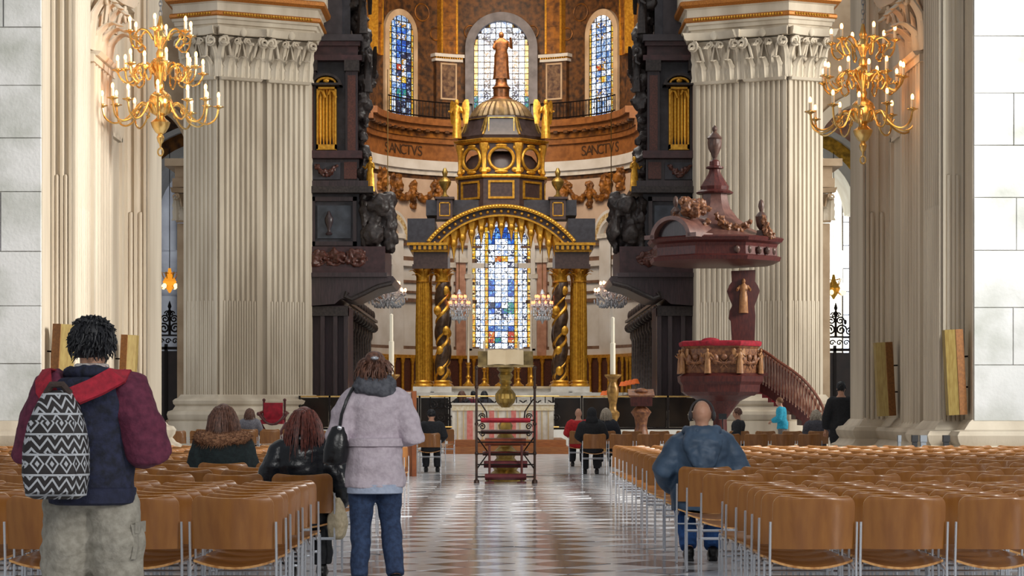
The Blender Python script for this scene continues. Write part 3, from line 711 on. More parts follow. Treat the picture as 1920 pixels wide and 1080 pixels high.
# the great segmental arch with gilt mouldings
ax0, az0 = X(803, BD), bz(455); rise = bz(388) - az0; hw = -ax0
rad = (hw*hw + rise*rise) / (2*rise); zc = az0 + rise - rad; ah = math.degrees(math.asin(hw / rad))
for r0, r1, y0, m, nm in ((rad - .1, rad + .06, -.75, GOLD, 'arch_moulding'), (rad - .38, rad - .1, -.55, MAUVE, 'arch_soffit'), (rad - .46, rad - .38, -.65, GOLD, 'arch_moulding')):
    b = MB(); b.arch(0, zc, r0, r1, BD + y0, BD + 3.8, 90 - ah, 90 + ah, 40); obj(nm, b, m, bal)
for k in range(23):
    a = R(90 - ah + 2*ah*(k + .5)/23); b = MB(); b.ellip(((rad - .24)*math.cos(a), BD - .6, zc + (rad - .24)*math.sin(a)), (.07, .06, .07), 8, 5); obj('rosette', b, GOLD, bal)
for k in range(54):
    a = R(90 - ah + 2*ah*(k + .5)/54); b = MB() if k == 0 else b; b.ellip(((rad - .02)*math.cos(a), BD - .78, zc + (rad - .02)*math.sin(a)), (.05, .05, .05), 6, 4)
    if k == 0: egg = b; b = egg
tag(obj('bead_row', egg, GOLDB, bal), kind='stuff')
# hanging gilt lambrequin: tasselled drops
dr = MB(); dr.loft([[(x*w_, y*.14, z) for x, y in ((-.5, 0), (-.25, -1), (.25, -1), (.5, 0), (.25, .6), (-.25, .6))] for z, w_ in ((-1.0, .02), (-.82, .10), (-.6, .2), (-.42, .34), (-.3, .3), (-.18, .44), (-.04, .52), (.05, .54))])
dr.ellip((0, -.1, -.42), (.1, .08, .16), 8, 6); DROP = mesh_of('tassel_drop', dr, GOLD)
for k in range(13):
    a = R(90 - ah*.8 + 2*ah*.8*k/12); rr = rad - .42
    inst('tassel_drop', DROP, (rr*math.cos(a), BD - .3, zc + rr*math.sin(a) - .02), (0, 0, 0), (1.0, 1.2, 1.0 + .35*abs(k - 6)/6), bal)
b = MB(); b.box(-3.3, 3.3, BD + .2, BD + 3.6, zc + rad - .35, bz(374)); obj('attic_core', b, SLATE, bal, smooth=False)
# octagonal drum, gallery with oval openings, dome
OY = BD + 1.9
def octo(prof, m, nm, c=(0, OY), n=8, par=bal, angle=25): return obj(nm, MB().lathe(prof, n, c, rot=PI/8 if n == 8 else 0), m, par, angle=angle)
oz = lambda py: Z(py, OY); k8 = 1/math.cos(PI/8); r_of = lambda a: a * OY / F
octo([(r_of(80)*k8, oz(400)), (r_of(80)*k8, oz(340))], MAUVE, 'drum')
octo([(r_of(84)*k8, oz(341)), (r_of(86)*k8, oz(338)), (r_of(84)*k8, oz(335)), (r_of(78)*k8, oz(334))], GOLD, 'gilt_moulding')
octo([(r_of(80)*k8, oz(277)), (r_of(86)*k8, oz(274)), (r_of(89)*k8, oz(270)), (r_of(82)*k8, oz(268))], GOLD, 'gilt_moulding')
ap8 = r_of(76); side = 2*ap8*math.tan(PI/8)
def oval_panel(w_, h, ew, eh, t):
    b = MB(); n = 32; rings = []
    def sq(a):
        c_, s_ = math.cos(a), math.sin(a); m_ = max(abs(c_)/(w_/2), abs(s_)/(h/2)); return c_/m_, s_/m_
    for y, inner in ((0, 0), (0, 1), (t, 1), (t, 0)):
        rings.append([((ew*math.cos(2*PI*k/n), y, eh*math.sin(2*PI*k/n)) if inner else (sq(2*PI*k/n)[0], y, sq(2*PI*k/n)[1])) for k in range(n)])
    return b.loft(rings + [rings[0]], cap=False)
zg0, zg1 = oz(334), oz(277); gh = zg1 - zg0
OV = mesh_of('gallery_panel', oval_panel(side, gh, side*.36, gh*.37, .12), MAUVE)
OF = MB(); OF.tube([(side*.36*math.cos(2*PI*k/28), -.03, gh*.37*math.sin(2*PI*k/28)) for k in range(28)], .075, 7, closed=True)
for sx in (-1, 1): OF.ellip((sx*side*.4, -.03, -gh*.36), (.16, .07, .12), 8, 5); OF.ellip((sx*side*.42, -.02, gh*.36), (.13, .07, .14), 8, 5)
OF.ellip((0, -.05, -gh*.42), (.3, .08, .09), 8, 5); OF.ellip((0, -.05, gh*.43), (.26, .08, .08), 8, 5)
OF = mesh_of('oval_frame', OF, GOLD)
PF = MB()
for x0, x1, z0, z1 in ((-.5, -.42, -.35, .35), (.42, .5, -.35, .35), (-.5, .5, .27, .35), (-.5, .5, -.35, -.27)): PF.box(x0, x1, -.05, .02, z0, z1)
PF = mesh_of('gilt_frame', PF, GOLD, smooth=False)
for k in range(8):
    a = k*PI/4; nx, ny = math.sin(a), -math.cos(a)
    if k in (3, 4, 5): 
        continue
    p = (nx*ap8, OY + ny*ap8, (zg0 + zg1)/2)
    gp = inst('gallery_panel', OV, p, (0, 0, a), parent=bal); f_ = inst('oval_frame', OF, p, (0, 0, a), parent=bal)
    inst('gilt_frame', PF, (nx*r_of(80.3), OY + ny*r_of(80.3), oz(363)), (0, 0, a), (1.15, 1, 1.15), bal)
    a2 = a + PI/8; c_ = (math.sin(a2)*ap8*k8, OY - math.cos(a2)*ap8*k8)
    b = MB(); b.lathe([(.1, zg0), (.16, zg0 + .1), (.1, zg0 + .3), (.12, zg0 + .9), (.2, zg1 - .2), (.22, zg1)], 8, c_); obj('gallery_pier', b, GOLD, bal)
obj('inner_shell', MB().lathe([(r_of(70), oz(336)), (r_of(69), oz(308)), (r_of(58), oz(295)), (r_of(34), oz(287)), (r_of(5), oz(285))], 24, (0, OY)), MAUVE, bal)
octo([(r_of(80)*k8, oz(268)), (r_of(82)*k8, oz(262)), (r_of(72)*k8, oz(250)), (r_of(63)*k8, oz(228)), (r_of(61)*k8, oz(224))], mat('dome_dark_bronze', '#332a2c', '#241d1e', .4, scale=6), 'lower_dome')
for k in (6, 7, 0, 1, 2):
    a = k*PI/4 + PI/8; b = MB()
    b.tube([(math.sin(a)*r_of(q)*k8, OY - math.cos(a)*r_of(q)*k8, oz(y)) for q, y in ((81, 262), (72, 250), (64, 228))], .06, 6); obj('dome_rib', b, OLDBRASS, bal)
    for q, y, w_, hh in ((71.5, 246, .62, .8),):
        a3 = k*PI/4; b = MB()
        for x0, x1, z0, z1 in ((-.5, -.46, -.38, .38), (.46, .5, -.38, .38), (-.5, .5, .34, .38), (-.5, .5, -.38, -.34)): b.box(x0*1.15, x1*1.15, -.04, .02, z0, z1)
        M = Matrix.Translation((math.sin(a3)*r_of(69.5), OY - math.cos(a3)*r_of(69.5), oz(243))) @ Matrix.Rotation(a3, 4, 'Z') @ Matrix.Rotation(R(-22), 4, 'X'); obj('panel_frame', b.xf(M), OLDBRASS, bal, smooth=False)
b = MB(); n = 32
def rr_(q, k): return r_of(q) * (1 - (.05 if k % 2 else 0))
b.loft([[(rr_(q, k)*math.cos(PI*k/n), OY + rr_(q, k)*math.sin(PI*k/n), oz(y)) for k in range(2*n)] for q, y in ((60, 226), (61, 222), (57, 214), (50, 204), (40, 195), (28, 189), (20, 187))]); obj('ribbed_dome', b, mat('dome_old_bronze', '#7c6a4a', '#544636', .4, metal=.5, scale=4), bal, angle=15)
b = MB(); b.lathe([(r_of(22), oz(188)), (r_of(20), oz(184)), (r_of(15), oz(182)), (r_of(15), oz(168)), (r_of(18), oz(165)), (r_of(12), oz(160)), (r_of(9), oz(146)), (r_of(10), oz(144))], 16, (0, OY)); obj('statue_pedestal', b, mat('bronze_gilt_worn', '#7a4a24', '#4e2f18', .4, metal=.6, scale=7), bal)
BZ2 = MATS['bronze_gilt_worn']
def robed(mb, c, h, yaw=0, arms=((.24, .72), (.24, .72)), wings=False, fat=1.0):
    """draped standing figure of height h, one continuous outline"""
    b = MB(); n = 14
    b.loft([[(fat*rx*h*math.cos(2*PI*k/n)*(1 + .12*math.sin(5*2*PI*k/n)*(z < .55)), ry*h*math.sin(2*PI*k/n), z*h) for k in range(n)] for z, rx, ry in ((0, .14, .12), (.1, .13, .11), (.3, .12, .1), (.5, .115, .09), (.6, .095, .075), (.72, .13, .08), (.8, .125, .07), (.84, .06, .05), (.87, .045, .045))])
    b.ellip((0, 0, .93*h), (.055*h, .065*h, .075*h), 10, 8)
    for sg, (ex, ez) in zip((-1, 1), arms):
        b.tube([(sg*.11*h, 0, .79*h), (sg*ex*.8*h, -.03*h, .66*h), (sg*ex*h*.75, -.12*h, ez*h)], [.04*h, .035*h, .025*h], 8)
    if wings:
        for sg in (-1, 1):
            b.loft([[(sg*(.06 + wx + u*ww)*h, (.08 + .04*u)*h + dy, (z)*h) for u, dy in ((0, 0), (.5, -.02), (1, 0), (.5, .04))] for z, wx, ww in ((.38, .1, .1), (.55, .06, .17), (.75, .03, .22), (.92, .06, .18), (1.0, .14, .07))])
    return mb.join(b, Matrix.Translation(c) @ Matrix.Rotation(yaw, 4, 'Z'))
b = MB(); robed(b, (0, OY, oz(148)), (oz(60) - oz(148)), 0, ((.2, .62), (.26, .86)), fat=1.3); obj('crowning_statue', b, BZ2, bal)
for sg in (-1, 1):
    b = MB(); c_ = (sg*r_of(82), OY - 1.6, oz(268)); robed(b, c_, oz(196) - oz(268), sg*.6, ((.22, .7), (.22, .7)), True, .85); obj('gilded_angel', b, GOLD, bal)

# high altar below the canopy
ha = thing('high_altar', 'pale marble high altar table beneath the gilded canopy', 'altar', (0, BD + 1.4, 1.9))
b = MB(); b.box(-2.3, 2.3, BD + .8, BD + 2.2, 1.9, bz(728)); obj('altar_body', b, WHITEM, ha, smooth=False)
b = MB(); b.box(-2.45, 2.45, BD + .7, BD + 2.3, bz(728), bz(724)); obj('altar_top', b, PAPER, ha, smooth=False)
def candlestick(px, d, y0, y1, lab, cy=None, sc=1, m=GOLD):
    x, z0, z1 = X(px, d), Z(y0, d), Z(y1, d); h = z1 - z0
    t = thing('candlestick', lab, 'candlestick', (x, d, z0), 'gilt candlesticks on the high altar' if d > 90 else None)
    b = MB(); b.lathe([(.24, 0), (.26, .05), (.16, .12), (.1, .2), (.07, .3), (.12, .38), (.06, .46), (.05, .75), (.1, .84), (.05, .88), (.12, .97), (.13, 1.0)], 14, (x, d), z0, 1); b.v = [Vector((p.x, p.y, z0 + (p.z - z0)*h)) for p in b.v]; obj('stem', b, m, t)
    if cy: b = MB(); b.lathe([(.05, z1 - .02), (.05, Z(cy, d)), (.01, Z(cy, d) + .03)], 10, (x, d)); obj('candle', b, CANDLE, t)
    return t
gl = 'tall gilt candlestick with a thin candle standing on the high altar'
for px, sd_ in ((878, 'north'), (996, 'south')): candlestick(px, BD + 1.3, 724, 680, 'taller gilt candlestick at the %s end of the high altar' % sd_, 560)
for px, sd_ in ((908, 'north'), (972, 'south')): candlestick(px, BD + 1.5, 724, 690, 'shorter gilt candlestick just %s of the altar cross' % sd_, 640)
cr = thing('altar_cross', 'gilt standing cross in the middle of the high altar', 'cross', (0, BD + 1.6, bz(724)))
b = MB(); b.lathe([(.3, 0), (.3, .06), (.1, .2), (.06, .7)], 12, (0, BD + 1.6), bz(724)); obj('foot', b, GOLD, cr)
b = MB(); b.box(-.05, .05, BD + 1.56, BD + 1.64, bz(724) + .6, bz(655)); b.box(-.38, .38, BD + 1.56, BD + 1.64, bz(672), bz(669)); obj('crossbar', b, GOLD, cr, smooth=False)

# ================================================================ organ cases and choir stalls
OD = 74.0; os_ = OD / F
def organ(sg, side):
    k = 1.0 if sg < 0 else 1.016
    t = thing('organ_case', 'dark carved oak organ case with gilded pipes against the %s pier of the choir arch' % side, 'organ', (sg*5.6*k, OD + 2, .62))
    xx = lambda a: sg * a * os_ * k
    zz = lambda y: Z(y, OD)
    def bxo(nm, a0, a1, y0, y1, d0=0, d1=4.5, m=DARKW, par=t): return obj(nm, MB().box(xx(a0), xx(a1), OD + d0, OD + d1, zz(y1), zz(y0)), m, par, smooth=False)
    # tower
    bxo('case_body', 361, 285, -20, 360, .5, 4.6, DARKB)
    bxo('upper_panel', 358, 300, -20, 64, .38, .6, mat('grey_brown_panel', '#403a3e', '#2f2a2e', .5, scale=3))
    for a0, a1, y0, y1, d0 in ((362, 262, 64, 76, 0), (361, 266, 76, 84, .15), (361, 270, 84, 102, .3), (362, 262, 102, 112, .1)): bxo('cornice', a0, a1, y0, y1, d0, 4.4, MATS['grey_brown_panel'] if y0 in (64,) else mat('red_brown_oak', '#45282a', '#2f1b1d', .4, scale=5))
    for a0, a1 in ((293, 270), (361, 349)): bxo('case_pilaster', a0, a1, 132, 290, .2, 1); bxo('inlaid_strip', a0 - 4, a1 + 4, 140, 285, .14, .3, OAK2); bxo('pilaster_capital', a0 + 2, a1 - 3, 112, 132, .05, 1, CARVED)
    # gilt pipes in their frame
    fr = MB()
    for a0, a1, y0, y1 in ((347, 344, 162, 279), (313, 310, 162, 279), (347, 310, 162, 166), (347, 310, 270, 280)): fr.box(xx(a0), xx(a1), OD + .1, OD + .5, zz(y1), zz(y0))
    f_ = obj('pipe_frame', fr, GOLD, t, smooth=False)
    for i in range(5):
        a = 344 - (i + .5) * 31/5; yb = 262 + 6*abs(i - 2)*-1 + (10 if i == 2 else 0)
        b = MB(); rad_ = 31/5*os_/2*.92; b.lathe([(.02, zz(272)), (rad_, zz(252 + (8 if i == 2 else 0))), (rad_, zz(163))], 10, (xx(a), OD + .38)); obj('organ_pipe', b, GOLDB, f_)
    for s2 in (-1, 1):
        b = MB(); c_ = xx(328.5 + s2*10); b.tube([(c_ - .12, OD + .16, zz(176)), (c_ - .05, OD + .12, zz(168)), (c_ + .05, OD + .12, zz(170)), (c_ + .13, OD + .16, zz(182))], .05, 6); obj('gilt_tracery', b, GOLD, f_)
    b = MB(); b.arch(xx(328.5), zz(160), .42, .52, OD - .1, OD + .6, 0, 180, 16, .75); b.box(xx(358), xx(299), OD - .15, OD + .6, zz(160), zz(156)); obj('pediment', b, CARVED, t)
    b = MB(); b.tube([(xx(328.5) + .3*math.cos(R(a)), OD + .02, zz(155) + .16*math.sin(R(a))) for a in range(0, 181, 20)], .05, 6); b.ellip((xx(328.5), OD, zz(151)), (.1, .06, .09)); obj('gilt_scrollwork', b, GOLD, t)
    # ledges, swag frieze, gallery base
    for a0, a1, y0, y1, d0, m in ((362, 262, 282, 296, 0, MATS['red_brown_oak']), (361, 268, 296, 350, .35, DARKW), (363, 240, 350, 362, -.2, CARVED), (362, 250, 338, 350, .1, DARKW)): bxo('ledge', a0, a1, y0, y1, d0, 4.4, m)
    bxo('swag_panel', 356, 303, 303, 335, .25, .5, DARKB); bxo('carved_panel', 296, 272, 302, 334, .25, .5, OAK2)
    b = MB(); b.tube([(xx(350) + (xx(308) - xx(350))*q/10, OD + .2, zz(307) - .3*math.sin(PI*q/10)) for q in range(11)], [.04 + .08*math.sin(PI*q/10) for q in range(11)], 7); obj('carved_swag', remesh(b, .03, 0, .08, (9, 9, 9), 1), OAK2, t)
    # choir-side carved angels and scrolls in profile
    rv = random.Random(11)
    cs = MB()
    for y, a, ra in ((-10, 275, .42), (30, 272, .4), (60, 262, .35), (95, 258, .33), (125, 252, .36), (150, 258, .4), (185, 262, .36), (215, 268, .34), (250, 270, .32), (290, 262, .34), (320, 262, .34)):
        cs.ellip((xx(a), OD + .6 + rv.random()*.4, zz(y)), (ra*.8, .4, .42), 9, 7)
        cs.tube([(xx(a), OD + .6, zz(y)), (xx(a - 10 - 6*rv.random()), OD + .5, zz(y + 6)), (xx(a - 14), OD + .5, zz(y + 18))], [.14, .1, .05], 6)
    obj('carved_scrolls', remesh(cs, .07, 1, .16, (3.5, 3.5, 3.5), 3), CARVED, t)
    b = MB(); robed(b, (xx(252), OD + .4, zz(170)), zz(86) - zz(170), sg*1.2, ((.2, .6), (.3, .9)), True); obj('carved_angel', b, CARVED, t)
    b = MB(); robed(b, (xx(262), OD + .4, zz(60)), zz(-30) - zz(60), sg*1.2, ((.2, .6), (.25, .7)), True); obj('carved_angel', b, CARVED, t)
    b = MB(); robed(b, (xx(246), OD + .2, zz(358)), zz(292) - zz(358), sg*.8); obj('gilded_cherub', b, GOLD, t)
    # lower chair-case with framed panel
    bxo('lower_case', 362, 262, 362, 470, .3, 4.5, DARKB)
    fr = MB()
    for a0, a1, y0, y1 in ((357, 350, 368, 460), (279, 272, 368, 460), (357, 272, 368, 376), (357, 272, 452, 460)): fr.box(xx(a0), xx(a1), OD + .15, OD + .5, zz(y1), zz(y0))
    obj('panel_frame', fr, DARKW, t, smooth=False)
    bxo('panel', 346, 283, 384, 446, .22, .4, mat('blue_grey_panel', '#3f454f', '#2c3038', .5, scale=3))
    b = MB(); b.lathe([(.09, 0), (.12, .05), (.05, .12), (.05, .2), (.13, .4), (.15, .55), (.08, .68), (.03, .8)], 12, (xx(324), OD + .2), zz(440)); obj('carved_urn', b, DARKW, t)
    b = MB()
    for a, w_, y0, y1 in ((238, 22, 366, 476), (212, 12, 362, 470), (258, 8, 366, 470)):
        b.loft([[(xx(a) + (w_*os_)*q*math.cos(2*PI*i/10), OD + .4 + .5*q*math.sin(2*PI*i/10), zz(y1) + (zz(y0) - zz(y1))*v) for i in range(10)] for v, q in ((0, .5), (.12, .7), (.25, .6), (.4, .8), (.55, 1.0), (.7, .85), (.85, 1.1), (.93, .8), (1, .5))])
    b.ellip((xx(226), OD + .1, zz(385)), (.4, .35, .35)); b.ellip((xx(208), OD + .2, zz(425)), (.22, .3, .55)); b.ellip((xx(240), OD + .1, zz(440)), (.3, .3, .4)); obj('bracket_figure', remesh(b, .06, 1, .15, (3.2, 3.2, 2.6), 5), CARVED, t)
    # gallery front and coving canopy
    bxo('gallery_front', 362, 218, 462, 512, .0, 4.4, mat('red_brown_oak2', '#40272a', '#2c1a1c', .45, scale=5))
    for a in (345, 312, 272): b = MB(); b.ellip((xx(a), OD - .02, zz(484)), (.42, .12, .28), 12, 8); obj('carved_boss', remesh(b, .035, 0, .14, (5, 5, 5), a), OAK2, t)
    bxo('gallery_ledge', 363, 214, 512, 520, -.25, 4.5, DARKW)
    prof = [(xx(362), zz(520)), (xx(203), zz(518)), (xx(198), zz(524)), (xx(205), zz(534)), (xx(232), zz(540)), (xx(258), zz(552)), (xx(278), zz(562)), (xx(300), zz(560)), (xx(312), zz(570)), (xx(362), zz(574))]
    b = MB(); b.vprism(prof, OD - .1, OD + 4); obj('coved_canopy', b, DARKW, t)
    b = MB(); b.tube([(xx(205), OD - .12, zz(531)), (xx(232), OD - .14, zz(538)), (xx(258), OD - .14, zz(551)), (xx(280), OD - .14, zz(561)), (xx(292), OD - .14, zz(556)), (xx(288), OD - .14, zz(548))], .08, 7); obj('canopy_scroll', b, CARVED, t)
    # panelled screen under the gallery
    bxo('screen_back', 362, 292, 572, 760, .4, 3.8, mat('plum_oak', '#38222a', '#281820', .5, scale=4, stretch=(8, 8, 1)))
    for a in (364, 340, 316, 296): bxo('screen_post', a, a - 8, 576, 760, .15, .6)
    bxo('screen_rail', 364, 288, 574, 592, .1, .6, CARVED)
    return t
organ(-1, 'north'); organ(1, 'south')
def stalls(sg, side):
    t = thing('choir_stall', 'receding row of dark carved choir stalls with columned canopies on the %s side' % side, 'choir stall', (sg*5.9, 88, .62))
    xf_ = 5.55
    for i, (z0, z1, x0, m) in enumerate(((4.75, 4.9, xf_ + .05, CARVED), (4.9, 5.02, xf_ - .1, STONE if False else mat('polished_oak_edge', '#6a615e', '#4e4644', .25, scale=8)), (5.02, 5.12, xf_ - .2, DARKW))):
        obj('canopy_cornice', MB().box(sg*x0, sg*6.45, 79.2, 97, z0, z1), m, t, smooth=False)
    obj('stall_back', MB().box(sg*6.25, sg*6.45, 79.2, 97, .62, 4.75), DARKW, t, smooth=False)
    for j in range(11):
        y = 79.5 + j*1.7
        b = MB(); b.lathe([(.14, .62), (.14, 1.7), (.1, 1.75), (.09, 4.2), (.16, 4.35), (.16, 4.75)], 10, (sg*5.7, y)); obj('stall_column', b, mat('polished_grey_oak', '#57504e', '#37312f', .3, scale=10), t)
        b = MB(); b.ellip((sg*5.5, y, 4.78), (.2, .24, .2), 8, 6); b.ellip((sg*5.55, y, 5.3), (.12, .3, .24), 8, 6); obj('canopy_carving', b, CARVED, t)
        b = MB(); b.box(sg*5.75, sg*6.3, y + .05, y + .12, .62, 2.6); obj('stall_divider', b, DARKW, t, smooth=False)
    obj('front_desk', MB().box(sg*4.7, sg*4.9, 79, 95, .62, 1.75), DARKW, t, smooth=False)
    obj('desk_top', MB().box(sg*4.55, sg*4.95, 79, 95, 1.75, 1.82), OAK2, t, smooth=False)
    obj('front_bench', MB().box(sg*3.9, sg*4.05, 79, 95, .62, 1.45), DARKW, t, smooth=False)
    return t
stalls(-1, 'north'); stalls(1, 'south')
# small orange-shaded reading lamps on the stalls
for sg in (-1, 1):
    for i, (x, y) in enumerate(((4.75, 79.4), (4.75, 82), (4.75, 84.5), (4.75, 87.5), (3.97, 79.6), (3.97, 83), (3.97, 86.5))):
        zb = 1.82 if x > 4.5 else 1.45
        t = thing('reading_lamp', 'orange-shaded reading lamp, %s from the choir rail on the %s %s stalls' % (['first', 'second', 'third', 'fourth'][i % 4], 'upper' if x > 4.5 else 'lower', 'north' if sg < 0 else 'south'), 'lamp', (sg*x, y, zb), 'reading lamps on the choir stalls')
        b = MB(); b.lathe([(.07, 0), (.07, .02), (.012, .03), (.012, .46)], 8, (sg*x, y), zb); obj('stem', b, OLDBRASS, t)
        b = MB(); b.lathe([(.16, 0), (.15, .02), (.09, .16), (.06, .17)], 10, (sg*x, y), zb + .38); obj('lamp_shade', b, mat('orange_shade', '#d8672e', emit=.35), t)
# ================================================================ choir rail and nave altar
RD = 71.9; rz = lambda y: Z(y, RD)
for sg, a0, a1, sd_ in ((-1, 97, 378, 'north'), (1, 97, 366, 'south')):
    t = thing('choir_rail', 'brass-topped choir rail with dark glass panels at the %s side of the nave altar' % sd_, 'railing', (sg*4, RD, .64))
    x0, x1 = sg*a0*RD/F, sg*a1*RD/F
    obj('top_rail', MB().box(x0, x1, RD - .05, RD + .05, rz(745), rz(742)), BRASS, t, smooth=False)
    obj('bottom_rail', MB().box(x0, x1, RD - .04, RD + .04, .64, .70), IRON, t, smooth=False)
    n = 5
    for i in range(n):
        a, b_ = x0 + (x1 - x0)*i/n, x0 + (x1 - x0)*(i + 1)/n
        obj('glass_panel', MB().box(a + sg*.04, b_ - sg*.04, RD - .015, RD + .015, .72, rz(746)), GLASSD, t, smooth=False)
        obj('post', MB().box(a - .03, a + .03, RD - .05, RD + .05, .64, rz(742)), IRON, t, smooth=False)
    obj('post', MB().box(x1 - .03, x1 + .03, RD - .05, RD + .05, .64, rz(742)), IRON, t, smooth=False)
def spiral(mb, c, r, turns, dirx, y, rt_=.02, a0=0, n=16):
    mb.tube([(c[0] + dirx*r*(1 - .8*k/n)*math.cos(a0 + 2*PI*turns*k/n), y, c[1] + r*(1 - .8*k/n)*math.sin(a0 + 2*PI*turns*k/n)) for k in range(n + 1)], rt_, 5)
t = thing('altar_railing', 'black wrought iron scrollwork railing behind the nave altar', 'railing', (0, RD, .64))
b = MB(); x0, x1 = X(806, RD), X(1048, RD)
for z in (rz(743), .72): b.tube([(x0, RD - .1, z), (x1, RD - .1, z)], .025, 6)
obj('rail', b, BRASS, t)
n = 9
for i in range(n):
    xc = x0 + (x1 - x0)*(i + .5)/n; b = MB()
    for s1 in (-1, 1):
        for s2 in (-1, 1): spiral(b, (xc + s1*.12, 1.22 + s2*.2), .15, 1.4, s1, RD - .1, .022, s2*PI/2)
    b.tube([(xc - .21, RD - .1, .72), (xc - .21, RD - .1, rz(743))], .018, 5); obj('scroll_panel', b, IRON, t)
# nave altar on its oak platform
obj_p = thing('altar_platform', 'low golden oak platform under the white nave altar', 'platform', (0, 67, 0))
for i, (xa, ya, za, zb) in enumerate(((2.6, 64.6, 0, .2), (2.45, 65.0, .2, .4))):
    obj('platform_step', MB().box(X(833, 65) - (0 if i == 0 else -.1), X(1068, 65) - (0 if i == 0 else .1), ya, 70.5, za, zb), mat('golden_oak', '#a8672e', '#8a4e20', .35, scale=5, stretch=(1, 8, 8)), obj_p, smooth=False)
AD = 66.0
na = thing('nave_altar', 'white cloth-covered nave altar with pink striped panels', 'altar', (X(942, AD), AD + .6, .4))
xa, xb = X(846, AD), X(1040, AD); zt = Z(757, AD)
obj('altar_body', MB().box(xa + .03, xb - .03, AD, AD + 1.2, .4, zt - .03), mat('white_linen', '#e6e2d6', '#d2ccba', .8, scale=5), na, smooth=False)
obj('altar_top', MB().box(xa, xb, AD - .06, AD + 1.26, zt - .03, zt + .02), MATS['white_linen'], na, smooth=False)
obj('altar_fringe', MB().box(xa + .02, xb - .02, AD - .03, AD, zt - .2, zt - .03), mat('cream_fringe', '#e9e0c8', '#d6c69c', .8, scale=14), na, smooth=False)
for px, w_, c_ in ((881, 11, 'coral'), (922, 9, 'coral'), (963, 9, 'coral'), (1003, 9, 'coral')):
    b = MB(); b.box(X(px - w_/2, AD), X(px + w_/2, AD), AD - .02, AD, .4, zt - .2); obj('stripe', b, mat('coral_stripe', '#d98a80', '#cf7068', .8, scale=14), na, smooth=False)
for px in (858, 869, 893, 905, 934, 951, 975, 989, 1016, 1028): obj('stripe', MB().box(X(px - 1, AD), X(px + 1, AD), AD - .015, AD, .4, zt - .2), mat('gold_stripe', '#c8b184', None, .7), na, smooth=False)

# ================================================================ brass lectern with reading steps
LD = 38.9; lx = lambda px: X(px, LD); lz = lambda y: Z(y, LD)
t = thing('lectern', 'tall brass lectern with an open book and red-padded iron reading steps', 'lectern', (lx(948), LD + .6, 0))
cx = lx(948)
b = MB(); b.lathe([(.34, 0), (.36, .06), (.3, .12), (.2, .2), (.26, .3), (.16, .42), (.2, .55), (.12, .62), (.16, .78), (.1, .86), (.13, 1.0), (.08, 1.08), (.07, 1.12)], 8, (cx, LD + 1.0)); obj('base', b, OLDBRASS, t)
b = MB(); n = 16
b.loft([[((r*(1 - (.06 if k % 2 else 0)))*math.cos(PI*k/n) + cx, (r*(1 - (.06 if k % 2 else 0)))*math.sin(PI*k/n) + LD + 1.0, lz(y)) for k in range(2*n)] for y, r in ((764, .07), (761, .1), (755, .155), (747, .185), (738, .18), (731, .13), (727, .09), (724, .1), (720, .07))]); obj('brass_orb', b, OLDBRASS, t, angle=20)
b = MB(); b.lathe([(.07, lz(721)), (.12, lz(716)), (.09, lz(712)), (.14, lz(702)), (.1, lz(697)), (.16, lz(690)), (.13, lz(686))], 8, (cx, LD + 1.0)); obj('collar', b, OLDBRASS, t)
for sg in (-1, 1):
    xp = cx + sg*.505
    b = MB(); b.tube([(xp, LD, 0), (xp, LD, lz(795)), (xp, LD, lz(726)), (xp + .0, LD, lz(686))], .022, 8)
    for y in (850, 795, 726, 690): b.ellip((xp, LD, lz(y)), (.034, .034, .04), 8, 6)
    b.lathe([(.05, 0), (.045, .05), (.025, .07)], 8, (xp, LD), 0); obj('side_post', b, IRON if False else mat('dark_bronze_iron', '#3c2a22', '#271a16', .4, metal=.5, scale=9), t)
    b = MB(); spiral(b, (xp - sg*.1, lz(781)), .06, 1.6, sg, LD, .012); spiral(b, (xp - sg*.1, lz(800)), .06, 1.5, sg, LD, .012); spiral(b, (xp - sg*.1, lz(814)), .05, 1.5, sg, LD, .012)
    b.tube([(xp - sg*.02, LD, lz(748)), (xp - sg*.1, LD, lz(760)), (xp - sg*.17, LD, lz(772)), (xp - sg*.18, LD, lz(784))], .014, 6); obj('scroll', b, IRON, t)
    b = MB(); b.tube([(cx + sg*.28, LD - .02, lz(907)), (cx + sg*.28, LD - .02, lz(834))], .022, 8); b.box(cx + sg*.2, cx + sg*.36, LD - .12, LD + .1, 0, .03); obj('front_leg', b, MAHOG, t)
    b = MB(); b.tube([(xp, LD + .02, lz(880)), (cx + sg*.3, LD + .4, lz(850)), (xp, LD + .02, lz(818))], .014, 6); obj('brace', b, IRON, t)
for y, m, h, w_, dy in ((788, REDCL, .055, .43, .0), (810, MAHOG, .05, .43, .3), (829, mat('red_brown_tread', '#8d4a35', '#74382a', .5, scale=6), .09, .36, .45), (851, MAHOG, .05, .4, .35), (871, mat('maroon_padding', '#5f2328', '#4a1a20', .7, scale=9), .08, .38, .2), (894, MATS['maroon_padding'], .07, .36, .02)):
    b = MB(); b.loft([[(cx + sx, LD + dy + .13*math.cos(2*PI*k/10) , lz(y) + h*.8*math.sin(2*PI*k/10)) for k in range(10)] for sx in (-w_, -w_*.95, 0, w_*.95, w_)]); obj('tread', b, m, t)
    b = MB(); b.tube([(cx - .5, LD, lz(y)), (cx + .5, LD, lz(y))], .014, 6); obj('crossbar', b, IRON, t)
b = MB(); b.obox((cx, LD + .9, lz(671)), (.98, .035, .3), (R(-28), 0, 0)); b.box(cx - .5, cx + .5, LD + .72, LD + .8, lz(687), lz(683)); obj('book_rest', b, mat('brass_desk', '#8f7a4e', '#5f4f30', .45, metal=.4, scale=6), t, smooth=False)
bk = thing('book', 'large open book with cream pages lying on the brass lectern', 'book', (cx, LD + .8, lz(683)))
